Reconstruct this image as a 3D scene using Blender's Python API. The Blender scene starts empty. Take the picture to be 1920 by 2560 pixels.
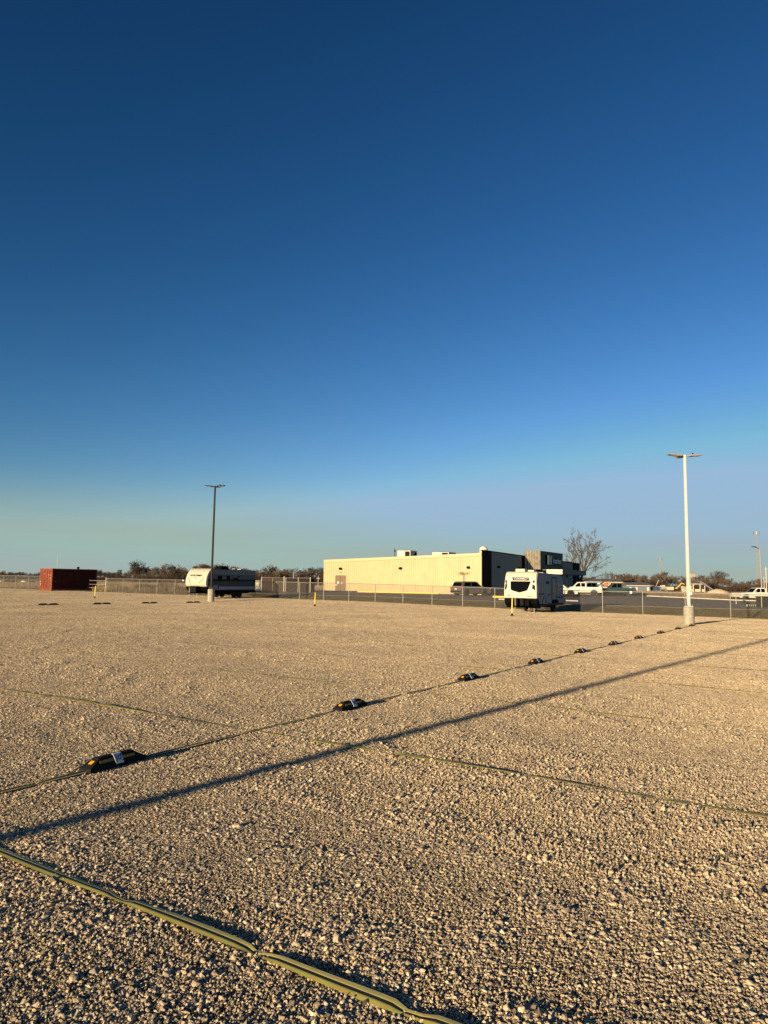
import bpy, bmesh, math, random
import numpy as np
from mathutils import Vector, Matrix, Euler

random.seed(7); RNG = np.random.default_rng(11)
SC = bpy.context.scene
COL = SC.collection
rad = math.radians

# ------------------------------------------------------------------ camera model
CAMH = 1.8; FPX = 1776.0; ROLL = 0.014
PITCH = math.atan(174 / FPX)
Fv = Vector((0, math.cos(PITCH), math.sin(PITCH)))
U0 = Vector((0, -math.sin(PITCH), math.cos(PITCH))); R0 = Vector((1, 0, 0))
Rv = R0 * math.cos(ROLL) + U0 * math.sin(ROLL)
Uv = U0 * math.cos(ROLL) - R0 * math.sin(ROLL)

# ------------------------------------------------------------------ site grid
PHI = rad(32)
UX, UY = math.sin(PHI), math.cos(PHI)      # along the rows, away from the camera
VX, VY = UY, -UX                           # across the rows, to the right
ROWANG = math.atan2(UY, UX)
def W(u, t): return (u * UX + t * VX, u * UY + t * VY)
def UT(x, y): return (x * UX + y * UY, x * VX + y * VY)
def clip(x, a, b): return max(a, min(b, x))
def sm(x): x = clip(x, 0, 1); return x * x * (3 - 2 * x)

def z_lot(x, y):
    u, t = UT(x, y)
    return -.006 * x - .003 * y + .2 * sm((-t - 14) / 25) * sm((u - 41) / 11)
def z_asph(u, t):
    return .1 + .012 * clip(-(t + 20), 0, 18) - .006 * (u - 60) * sm((t + 24) / 16)
EDGE = 53.6
def z_ground(x, y):
    u, t = UT(x, y)
    if u <= EDGE: return z_lot(x, y) - (0 if u < EDGE - .4 else .02)
    xe, ye = W(EDGE, t)
    ze = z_lot(xe, ye) - .02
    wl = sm((-t - 66) / 10)               # 1 in the fields on the left
    right = z_asph(clip(u, 60, 113), t)
    far = 0.0
    if u < 60:
        k = (u - EDGE) / (60 - EDGE)
        zr = ze + (right - .015 - ze) * sm(k) - .12 * math.sin(math.pi * clip(k * 1.6, 0, 1))
    elif u < 113: zr = right - .015
    else: zr = right - .015 + (far - right) * sm((u - 113) / 40)
    zl = ze + (far - ze) * sm((u - EDGE) / 20) - .1 * math.sin(math.pi * clip((u - EDGE) / 5, 0, 1))
    return zr * (1 - wl) + zl * wl

def ray(x, y): return Fv + Rv * ((x - 960) / FPX) - Uv * ((y - 1280) / FPX)
def G(px, py):                               # spot on the gravel seen at a photo pixel
    d = ray(px, py); t = -CAMH / (d.z + .006 * d.x + .003 * d.y)
    return (d.x * t, d.y * t)
def at(px, Y, zref=0):                       # ground spot in direction px at depth Y
    k = (px - 960) / FPX
    x = k * Y * math.cos(PITCH)
    for _ in range(4):
        d = Vector((x, Y, zref - CAMH)); f = d.dot(Fv)
        e = px - (960 + FPX * d.dot(Rv) / f)
        x += e / FPX * Y
    return x, Y

# ------------------------------------------------------------------ materials
def mat(name, col, rough=.7, metal=0, var=.12, scale=8, bump=0, bscale=40, detail=4, spec=.4, col2=None, coord='Object'):
    m = bpy.data.materials.new(name); m.use_nodes = True
    nt = m.node_tree; N = nt.nodes; L = nt.links
    b = N['Principled BSDF']
    b.inputs['Roughness'].default_value = rough; b.inputs['Metallic'].default_value = metal
    b.inputs['Specular IOR Level'].default_value = spec
    tc = N.new('ShaderNodeTexCoord')
    nz = N.new('ShaderNodeTexNoise'); nz.inputs['Scale'].default_value = scale; nz.inputs['Detail'].default_value = detail
    L.new(tc.outputs[coord], nz.inputs['Vector'])
    cr = N.new('ShaderNodeValToRGB')
    c1 = tuple(max(0, c * (1 - var)) for c in col) if col2 is None else tuple(col2)
    c2 = tuple(min(1, c * (1 + var)) for c in col) if col2 is None else tuple(col)
    cr.color_ramp.elements[0].position = .3; cr.color_ramp.elements[0].color = (*c1, 1)
    cr.color_ramp.elements[1].position = .7; cr.color_ramp.elements[1].color = (*c2, 1)
    L.new(nz.outputs['Fac'], cr.inputs['Fac']); L.new(cr.outputs['Color'], b.inputs['Base Color'])
    if bump:
        n2 = N.new('ShaderNodeTexNoise'); n2.inputs['Scale'].default_value = bscale; n2.inputs['Detail'].default_value = 6
        L.new(tc.outputs[coord], n2.inputs['Vector'])
        bp = N.new('ShaderNodeBump'); bp.inputs['Strength'].default_value = bump; bp.inputs['Distance'].default_value = .05
        L.new(n2.outputs['Fac'], bp.inputs['Height']); L.new(bp.outputs['Normal'], b.inputs['Normal'])
    return m

def glass(name, col=(.003, .0035, .0045)):
    return mat(name, col, rough=.15, var=.1, spec=.03)

M = {}
M['white'] = mat('white_gelcoat', (.50, .455, .35), .35, scale=2, var=.03)
M['trailer_grey'] = mat('grey_fibreglass', (.27, .27, .29), .5, spec=.1, scale=1.5, var=.05)
M['black'] = mat('black_plastic', (.004, .004, .004), .7, spec=.04)
M['dkgrey'] = mat('dark_grey_paint', (.012, .012, .013), .7, spec=.06)
M['midgrey'] = mat('mid_grey_decal', (.022, .022, .025), .6, spec=.08)
M['rubber'] = mat('tyre_rubber', (.02, .02, .02), .85)
M['alloy'] = mat('alloy_wheel', (.6, .6, .6), .35, metal=.6)
M['galv'] = mat('galvanised_steel', (.28, .27, .25), .55, metal=.4, var=.1)
M['steel'] = mat('painted_steel_grey', (.3, .29, .27), .5, metal=.2)
M['pole_silver'] = mat('silver_pole_paint', (.78, .76, .70), .33, metal=.35, var=.04)
M['pole_dark'] = mat('bronze_pole_paint', (.016, .014, .013), .6, spec=.12)
M['concrete'] = mat('rough_concrete', (.38, .35, .29), .9, col2=(.27, .245, .2), scale=9, bump=.3)
M['kerb'] = mat('kerb_concrete', (.55, .5, .42), .9, col2=(.4, .37, .32), scale=3)
M['yellow'] = mat('yellow_paint', (.75, .5, .06), .6, scale=5, var=.15)
M['yellow_plastic'] = mat('yellow_plastic', (.75, .55, .05), .5)
M['reflector'] = mat('amber_reflector', (.85, .36, .01), .3, var=.05)
M['stripe'] = mat('yellow_stripe', (.34, .19, .01), .5, scale=30, var=.2)
M['plate'] = mat('number_plate', (.62, .66, .72), .4, var=.04)
M['ink'] = mat('black_ink', (.005, .005, .006), .7, spec=.05)
M['wheelstop'] = mat('rubber_block', (.011, .0105, .011), .8, scale=60, var=.4, spec=.15, bump=.15, bscale=200)
M['glass'] = glass('dark_glass')
M['amberglass'] = mat('tinted_window', (.05, .025, .012), .15, scale=3, var=.5)
M['cont_red'] = mat('container_red', (.25, .062, .028), .6, col2=(.17, .038, .018), scale=2.2, bump=.1)
M['cont_shaded'] = mat('container_red_shaded', (.10, .019, .012), .7, spec=.1, col2=(.065, .012, .008), scale=2.2)  # same red darkened: the shade on the long sides is put into the colour
M['cont_label'] = mat('container_marking', (.6, .42, .32), .6)
M['cream'] = mat('cream_wall_panel', (.43, .355, .195), .5, scale=.8, var=.07, detail=8)
M['creamtrim'] = mat('cream_trim', (.50, .375, .22), .5, scale=1, var=.03)
M['bgrey'] = mat('grey_wall_panel', (.29, .30, .26), .6, spec=.1, scale=.5, var=.06)
M['bbrown'] = mat('dark_brown_panel', (.022, .010, .007), .7, spec=.03, scale=.5)
M['bbox'] = mat('dark_grey_panel', (.14, .145, .13), .6, spec=.08, scale=.5)
M['bboxlit'] = mat('sunlit_bronze_metal', (.34, .29, .215), .4, metal=.4, scale=2.5, var=.35)  # paler, warmer copy of the box metal: sunlight on the ends painted in
M['door_brown'] = mat('brown_door', (.15, .095, .055), .55, scale=2, var=.06)
M['sign_green'] = mat('green_sign_face', (.2, .28, .2), .5)
M['sign_face'] = mat('pale_sign_face', (.34, .37, .34), .5)
M['sign_white'] = mat('sign_letter_white', (.75, .77, .78), .4, var=.02)
M['hvac'] = mat('rooftop_unit_metal', (.55, .5, .38), .5, var=.1, scale=3)
M['radome'] = mat('radome_white', (.6, .57, .5), .5)
M['asphalt'] = mat('asphalt', (.23, .19, .15), .95, spec=.1, col2=(.17, .14, .115), scale=.35, bump=.15, bscale=60, detail=8)
M['paint'] = mat('line_paint', (.5, .47, .42), .8, scale=6, var=.2)
M['grass_short'] = mat('short_turf', (.20, .15, .07), 1, col2=(.09, .08, .032), scale=1.1, bump=.6, bscale=14, detail=10, spec=.1)
M['field'] = mat('dry_field', (.36, .25, .135), 1, col2=(.22, .155, .08), scale=.03, detail=12, bump=.4, bscale=.8, spec=.1, coord='Generated')
M['subsoil'] = mat('shaded_gravel_fines', (.16, .125, .09), 1, col2=(.09, .07, .05), scale=25, bump=.5, bscale=90, spec=.1)  # fines darkened so the colour carries the shade in the gaps between stones
M['bark'] = mat('bare_bark', (.115, .085, .062), .95, col2=(.07, .052, .04), scale=1.5, spec=.1)
M['twig'] = mat('winter_twigs', (.13, .10, .08), .95, col2=(.08, .062, .05), scale=.4, spec=.05)
M['scrub'] = mat('scrub_twigs', (.085, .06, .042), .95, col2=(.045, .032, .025), scale=.12, spec=.05)
M['tall'] = mat('tall_dry_grass', (.36, .27, .16), .95, col2=(.18, .135, .08), scale=.25, spec=.05)
M['carwhite'] = mat('white_car_paint', (.60, .57, .50), .25, var=.02)
M['cargreen'] = mat('dark_green_car_paint', (.03, .05, .04), .2, var=.05, spec=.7)
M['carbronze'] = mat('grey_bronze_car_paint', (.17, .14, .125), .25, metal=.4, var=.05)
M['red'] = mat('red_lens', (.45, .03, .015), .3)
M['orange'] = mat('orange_sign', (.8, .28, .12), .5)
M['bluegrey'] = mat('blue_grey_siding', (.15, .17, .21), .6, scale=.3)
M['roofgrey'] = mat('grey_shingle', (.14, .135, .13), .8, scale=.6)
M['bluepaint'] = mat('blue_paint', (.1, .17, .32), .5)
M['slat'] = mat('brown_privacy_slats', (.06, .044, .034), .8, scale=4, var=.12, spec=.1)
M['slatdark'] = mat('dark_privacy_slats', (.028, .021, .017), .8, scale=4, var=.2, spec=.1)
M['machine'] = mat('machine_yellow', (.7, .45, .12), .5)
M['sand'] = mat('sand_heap', (.55, .42, .28), .95, bump=.4)

# strap: olive yellow with a black stripe, from the strap's own cross position
def strap_mat(name='woven_strap', lo=.385, hi=.615):
    m = bpy.data.materials.new(name); m.use_nodes = True
    nt = m.node_tree; N = nt.nodes; L = nt.links; b = N['Principled BSDF']
    b.inputs['Roughness'].default_value = .6
    a = N.new('ShaderNodeAttribute'); a.attribute_name = 'cross'
    r = N.new('ShaderNodeValToRGB'); r.color_ramp.interpolation = 'CONSTANT'
    e = r.color_ramp.elements
    e[0].position = 0; e[0].color = (.62, .50, .07, 1)
    e[1].position = lo; e[1].color = (.01, .01, .008, 1)
    k = e.new(hi); k.color = (.74, .60, .14, 1)  # second yellow band paler: the sunlit half is painted into the strap colour
    L.new(a.outputs['Fac'], r.inputs['Fac'])
    tc = N.new('ShaderNodeTexCoord'); nz = N.new('ShaderNodeTexNoise'); nz.inputs['Scale'].default_value = 18; nz.inputs['Detail'].default_value = 6
    L.new(tc.outputs['Object'], nz.inputs['Vector'])
    mx = N.new('ShaderNodeMixRGB'); mx.blend_type = 'MULTIPLY'; mx.inputs['Fac'].default_value = .55
    L.new(r.outputs['Color'], mx.inputs['Color1']); L.new(nz.outputs['Color'], mx.inputs['Color2'])
    g = N.new('ShaderNodeGamma'); g.inputs['Gamma'].default_value = .8
    L.new(mx.outputs['Color'], g.inputs['Color']); L.new(g.outputs['Color'], b.inputs['Base Color'])
    return m
M['strap'] = strap_mat(); M['strapdark'] = strap_mat('dark_woven_strap', .12, .80)

def stone_mat():
    m = bpy.data.materials.new('crushed_limestone'); m.use_nodes = True
    nt = m.node_tree; N = nt.nodes; L = nt.links; b = N['Principled BSDF']
    b.inputs['Roughness'].default_value = .85; b.inputs['Specular IOR Level'].default_value = .25
    a = N.new('ShaderNodeAttribute'); a.attribute_name = 'rnd'
    r = N.new('ShaderNodeValToRGB'); e = r.color_ramp.elements
    e[0].position = 0; e[0].color = (.10, .08, .06, 1)
    e[1].position = 1; e[1].color = (.72, .60, .42, 1)
    for p, c in ((.12, (.20, .165, .135)), (.35, (.40, .31, .21)), (.52, (.48, .39, .265)), (.70, (.38, .34, .29)), (.84, (.55, .41, .29)), (.95, (.62, .54, .40))):
        k = e.new(p); k.color = (*c, 1)
    L.new(a.outputs['Fac'], r.inputs['Fac'])
    geo = N.new('ShaderNodeNewGeometry')
    nz = N.new('ShaderNodeTexNoise'); nz.inputs['Scale'].default_value = .22; nz.inputs['Detail'].default_value = 9; nz.inputs['Roughness'].default_value = .65
    L.new(geo.outputs['Position'], nz.inputs['Vector'])
    r2 = N.new('ShaderNodeValToRGB'); r2.color_ramp.elements[0].position = .3; r2.color_ramp.elements[0].color = (.80, .80, .80, 1)
    r2.color_ramp.elements[1].position = .7; r2.color_ramp.elements[1].color = (1.2, 1.15, 1.02, 1)
    L.new(nz.outputs['Fac'], r2.inputs['Fac'])
    mx = N.new('ShaderNodeMixRGB'); mx.blend_type = 'MULTIPLY'; mx.inputs['Fac'].default_value = 1
    L.new(r.outputs['Color'], mx.inputs['Color1']); L.new(r2.outputs['Color'], mx.inputs['Color2'])
    n3 = N.new('ShaderNodeTexNoise'); n3.inputs['Scale'].default_value = 160; n3.inputs['Detail'].default_value = 3
    L.new(geo.outputs['Position'], n3.inputs['Vector'])
    m3 = N.new('ShaderNodeMixRGB'); m3.blend_type = 'OVERLAY'; m3.inputs['Fac'].default_value = .5
    L.new(mx.outputs['Color'], m3.inputs['Color1']); L.new(n3.outputs['Fac'], m3.inputs['Color2'])
    L.new(m3.outputs['Color'], b.inputs['Base Color'])
    return m
M['stone'] = stone_mat()

def banded_mat():       # left trailer: horizontal colour bands of the side siding
    m = bpy.data.materials.new('banded_siding'); m.use_nodes = True
    nt = m.node_tree; N = nt.nodes; L = nt.links; b = N['Principled BSDF']; b.inputs['Roughness'].default_value = .4
    tc = N.new('ShaderNodeTexCoord'); s = N.new('ShaderNodeSeparateXYZ'); L.new(tc.outputs['Object'], s.inputs[0])
    mr = N.new('ShaderNodeMapRange'); mr.inputs['From Min'].default_value = .5; mr.inputs['From Max'].default_value = 3.0
    L.new(s.outputs['Z'], mr.inputs['Value'])
    r = N.new('ShaderNodeValToRGB'); r.color_ramp.interpolation = 'CONSTANT'; e = r.color_ramp.elements
    def P(z): return (z - .5) / 2.5
    e[0].position = 0; e[0].color = (.008, .008, .009, 1); b.inputs['Specular IOR Level'].default_value = .1
    e[1].position = P(.82); e[1].color = (.34, .355, .36, 1)
    for z, c in ((1.13, (.06, .06, .065)), (1.62, (.006, .006, .007)), (1.84, (.11, .115, .12)), (2.3, (.20, .215, .215)), (2.78, (.02, .02, .02))):
        k = e.new(P(z)); k.color = (*c, 1)
    L.new(mr.outputs[0], r.inputs['Fac']); L.new(r.outputs['Color'], b.inputs['Base Color'])
    wv = N.new('ShaderNodeTexWave'); wv.bands_direction = 'Z'; wv.inputs['Scale'].default_value = 3
    L.new(tc.outputs['Object'], wv.inputs['Vector'])
    bp = N.new('ShaderNodeBump'); bp.inputs['Strength'].default_value = .3; L.new(wv.outputs['Fac'], bp.inputs['Height']); L.new(bp.outputs['Normal'], b.inputs['Normal'])
    return m
M['banded'] = banded_mat()

# ------------------------------------------------------------------ mesh builder
class MB:
    def __init__(s): s.v = []; s.f = []; s.pieces = []
    def build_each(s, name, mt, parent=None):
        out = []
        for vs, fs in s.pieces:
            m = MB(); m.add(vs, fs); out.append(m.build(name, mt, parent))
        return out
    def add(s, vs, fs):
        s.pieces.append((vs, fs))
        o = len(s.v); s.v += [tuple(p) for p in vs]; s.f += [tuple(i + o for i in f) for f in fs]; return s
    def box(s, c, d, rz=0, m=None):
        hx, hy, hz = d[0] / 2, d[1] / 2, d[2] / 2
        P = [(x, y, z) for z in (-hz, hz) for y in (-hy, hy) for x in (-hx, hx)]
        cr, sr = math.cos(rz), math.sin(rz)
        P = [(c[0] + x * cr - y * sr, c[1] + x * sr + y * cr, c[2] + z) for x, y, z in P]
        if m: P = [m @ Vector(p) for p in P]
        return s.add(P, [(0, 2, 3, 1), (4, 5, 7, 6), (0, 1, 5, 4), (2, 6, 7, 3), (0, 4, 6, 2), (1, 3, 7, 5)])
    def bb(s, x0, x1, y0, y1, z0, z1): return s.box(((x0 + x1) / 2, (y0 + y1) / 2, (z0 + z1) / 2), (x1 - x0, y1 - y0, z1 - z0))
    def prism(s, poly, y0, y1, top_in=0, zlo=0, zhi=1):      # poly in (x,z), extruded in y; top_in narrows upwards
        n = len(poly)
        def k(z): return top_in * clip((z - zlo) / (zhi - zlo), 0, 1)
        a = [(x, y0 + k(z), z) for x, z in poly]; b = [(x, y1 - k(z), z) for x, z in poly]
        return s.add(a + b, [tuple(range(n - 1, -1, -1)), tuple(range(n, 2 * n))] + [(i, (i + 1) % n, n + (i + 1) % n, n + i) for i in range(n)])
    def tube(s, p, q, r, r2=None, n=6, cap=True):
        p = Vector(p); q = Vector(q); r2 = r if r2 is None else r2
        d = (q - p).normalized(); a = d.orthogonal().normalized(); b = d.cross(a)
        R = [(p + (a * math.cos(2 * math.pi * i / n) + b * math.sin(2 * math.pi * i / n)) * r) for i in range(n)]
        R += [(q + (a * math.cos(2 * math.pi * i / n) + b * math.sin(2 * math.pi * i / n)) * r2) for i in range(n)]
        F = [(i, (i + 1) % n, n + (i + 1) % n, n + i) for i in range(n)]
        if cap: F += [tuple(range(n - 1, -1, -1)), tuple(range(n, 2 * n))]
        return s.add(R, F)
    def lathe(s, c, prof, n=20, axis='z'):                   # prof (r, h)
        P = []; k = len(prof)
        for r, h in prof:
            for i in range(n):
                t = 2 * math.pi * i / n
                q = (r * math.cos(t), r * math.sin(t), h)
                if axis == 'y': q = (q[0], q[2], q[1])
                if axis == 'x': q = (q[2], q[0], q[1])
                P.append((c[0] + q[0], c[1] + q[1], c[2] + q[2]))
        F = [(j * n + i, j * n + (i + 1) % n, (j + 1) * n + (i + 1) % n, (j + 1) * n + i) for j in range(k - 1) for i in range(n)]
        F += [tuple(range(n - 1, -1, -1)), tuple(range((k - 1) * n, k * n))]
        return s.add(P, F)
    def mesh(s, name, mt, bevel=0, smooth=False):
        me = bpy.data.meshes.new(name); me.from_pydata(s.v, [], s.f); me.materials.append(mt)
        bm = bmesh.new(); bm.from_mesh(me)
        if bevel:
            es = [e for e in bm.edges if len(e.link_faces) == 2 and e.calc_face_angle(0) > .5]
            bmesh.ops.bevel(bm, geom=es, offset=bevel, segments=2, affect='EDGES', profile=.6, clamp_overlap=True)
        bmesh.ops.recalc_face_normals(bm, faces=bm.faces)
        bm.to_mesh(me); bm.free()
        if smooth: me.shade_smooth()
        return me
    def build(s, name, mt, parent=None, bevel=0, smooth=False, loc=None):
        o = bpy.data.objects.new(name, s.mesh(name, mt, bevel, smooth)); COL.objects.link(o)
        if parent: o.parent = parent
        if loc: o.location = loc
        return o

def tag(o, label=None, cat=None, group=None, kind=None):
    if label: o['label'] = label
    if cat: o['category'] = cat
    if group: o['group'] = group
    if kind: o['kind'] = kind
    return o
def thing(name, label, cat, loc, rz=0, group=None):
    o = bpy.data.objects.new(name, None); o.empty_display_size = .2; COL.objects.link(o)
    o.location = loc; o.rotation_euler = (0, 0, rz)
    return tag(o, label, cat, group)
def copy_tree(o, parent=None):
    c = o.copy(); COL.objects.link(c); c.parent = parent
    for ch in [x for x in bpy.data.objects if x.parent == o]: copy_tree(ch, c)
    return c
def gz(x, y): return z_ground(x, y)

def text_mb(txt, size, depth=.004, bold=0):                 # lettering as mesh in x (right), y (up), centred
    cu = bpy.data.curves.new('lettering', 'FONT'); cu.body = txt; cu.size = size; cu.extrude = depth; cu.offset = bold
    cu.align_x = 'CENTER'; cu.align_y = 'CENTER'; cu.resolution_u = 3
    tmp = bpy.data.objects.new('lettering', cu); COL.objects.link(tmp)
    dg = bpy.context.evaluated_depsgraph_get(); dg.update()
    me = bpy.data.meshes.new_from_object(tmp.evaluated_get(dg))
    COL.objects.unlink(tmp); bpy.data.objects.remove(tmp); bpy.data.curves.remove(cu)
    return me
def text_obj(txt, size, mt, parent, mtx, name='lettering', bold=0, depth=.004, sx=1, shear=0):
    me = text_mb(txt, size, depth, bold)
    S = Matrix(((sx, shear, 0, 0), (0, 1, 0, 0), (0, 0, 1, 0), (0, 0, 0, 1)))
    me.transform(mtx @ S); me.materials.clear(); me.materials.append(mt)
    o = bpy.data.objects.new(name, me); COL.objects.link(o); o.parent = parent
    return o
def frame_mtx(origin, right, up):
    r = Vector(right).normalized(); u = Vector(up).normalized(); n = r.cross(u)
    m = Matrix.Identity(4)
    for i in range(3): m[i][0] = r[i]; m[i][1] = u[i]; m[i][2] = n[i]; m[i][3] = origin[i]
    return m

# ================================================================== SETTING
def ground_sheet():
    us = list(np.concatenate([[-400, -150, -60], np.arange(-30, 50, 4), np.arange(50, 64, .5), np.arange(64, 120, 3), np.arange(120, 200, 10), [250, 400, 800, 2000, 6000]]))
    ts = list(np.concatenate([[-6000, -2000, -800, -400, -250], np.arange(-180, 60, 3), [80, 120, 250, 800, 2500]]))
    V = []; F = []; nt_ = len(ts)
    for u in us:
        for t in ts:
            x, y = W(u, t)
            z = z_ground(x, y) if abs(t) < 260 and -40 < u < 260 else 0
            if u <= -40: z = 0
            V.append((x, y, z - .06 if u < 53 and -115 < t < 48 else z))
    for i in range(len(us) - 1):
        for j in range(nt_ - 1):
            a = i * nt_ + j; F.append((a, a + nt_, a + nt_ + 1, a + 1))
    o = MB().add(V, F).build('ground', M['field']); o['kind'] = 'structure'
    return o
ground_sheet()

def sheet(name, u0, u1, t0, t1, zf, mt, du=2, dt=2, kind='structure'):
    us = np.linspace(u0, u1, max(2, int((u1 - u0) / du) + 1)); ts = np.linspace(t0, t1, max(2, int((t1 - t0) / dt) + 1))
    V = []; F = []; n = len(ts)
    for u in us:
        for t in ts:
            x, y = W(u, t); V.append((x, y, zf(x, y, u, t)))
    for i in range(len(us) - 1):
        for j in range(n - 1):
            a = i * n + j; F.append((a, a + n, a + n + 1, a + 1))
    o = MB().add(V, F).build(name, mt); o['kind'] = kind
    return o
sheet('gravel_bed', -20, EDGE, -112, 45, lambda x, y, u, t: z_lot(x, y) - .008, M['subsoil'])
sheet('asphalt', 60, 113, -66, 60, lambda x, y, u, t: z_asph(u, t), M['asphalt'])
sheet('verge', EDGE + .02, 59.98, -112, 60, lambda x, y, u, t: z_ground(x, y) + .006, M['grass_short'], du=.4, dt=1.5)

# gravel stones: three 3 m patches of real stones, laid out over the whole lot
def stone_patch(name, size, dens, seed):
    g = np.random.default_rng(seed)
    n = int(size * size * dens)
    ph = (1 + 5 ** .5) / 2
    ico = np.array([(-1, ph, 0), (1, ph, 0), (-1, -ph, 0), (1, -ph, 0), (0, -1, ph), (0, 1, ph), (0, -1, -ph), (0, 1, -ph), (ph, 0, -1), (ph, 0, 1), (-ph, 0, -1), (-ph, 0, 1)], float)
    ico /= np.linalg.norm(ico[0])
    tri = np.array([(0, 11, 5), (0, 5, 1), (0, 1, 7), (0, 7, 10), (0, 10, 11), (1, 5, 9), (5, 11, 4), (11, 10, 2), (10, 7, 6), (7, 1, 8), (3, 9, 4), (3, 4, 2), (3, 2, 6), (3, 6, 8), (3, 8, 9), (4, 9, 5), (2, 4, 11), (6, 2, 10), (8, 6, 7), (9, 8, 1)])
    r = .0023 + .0025 * g.gamma(1.35, .8, n); r = np.minimum(r, .015); bigs = g.random(n) < .003; r = np.where(bigs, g.uniform(.012, .021, n), r)
    sc = np.stack([g.uniform(.8, 1.45, n), g.uniform(.65, 1.1, n), g.uniform(.5, .95, n)], 1) * r[:, None]
    V = ico[None] * (1 + g.normal(0, .24, (n, 12, 1))) * sc[:, None]
    q = g.normal(size=(n, 4)); q[:, 1:3] *= .6; q /= np.linalg.norm(q, axis=1, keepdims=True)
    w, x, y, z = q.T
    R = np.stack([1 - 2 * (y * y + z * z), 2 * (x * y - z * w), 2 * (x * z + y * w), 2 * (x * y + z * w), 1 - 2 * (x * x + z * z), 2 * (y * z - x * w), 2 * (x * z - y * w), 2 * (y * z + x * w), 1 - 2 * (x * x + y * y)], 1).reshape(n, 3, 3)
    V = np.einsum('nij,nkj->nki', R, V)
    c = np.stack([g.uniform(-size / 2, size / 2, n), g.uniform(-size / 2, size / 2, n), np.zeros(n)], 1)
    ux, uy = c[:, 0] / size + .5, c[:, 1] / size + .5
    win = np.sin(np.pi * ux) ** .5 * np.sin(np.pi * uy) ** .5
    und = 0
    for _ in range(9):
        a, b2, p = g.uniform(-14, 14), g.uniform(-14, 14), g.uniform(0, 6.28)
        und = und + np.sin(a * ux + b2 * uy + p)
    c[:, 2] = r * g.uniform(-.2, .6, n) + .004 + win * np.clip(und, -1.6, 4) * .0036
    gs = .9 + .13 * np.clip(und, -2, 3) / 2
    V = V * np.reshape(gs, (-1, 1, 1)) + c[:, None]
    me = bpy.data.meshes.new(name)
    me.vertices.add(n * 12); me.vertices.foreach_set('co', V.reshape(-1).astype(np.float32))
    T = (tri[None] + (np.arange(n) * 12)[:, None, None]).reshape(-1)
    me.loops.add(len(T)); me.loops.foreach_set('vertex_index', T.astype(np.int32))
    me.polygons.add(n * 20); me.polygons.foreach_set('loop_start', (np.arange(n * 20) * 3).astype(np.int32))
    me.polygons.foreach_set('loop_total', np.full(n * 20, 3, np.int32))
    me.update(calc_edges=True); me.shade_flat()
    at_ = me.attributes.new('rnd', 'FLOAT', 'FACE'); at_.data.foreach_set('value', np.repeat(g.random(n), 20).astype(np.float32))
    me.materials.append(M['stone'])
    return bpy.data.objects.new(name, me)
PS = 1.6
pcol = bpy.data.collections.new('stone_patches')
for k in range(3): pcol.objects.link(stone_patch('stone_patch', PS, 20500, 100 + k))

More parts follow.
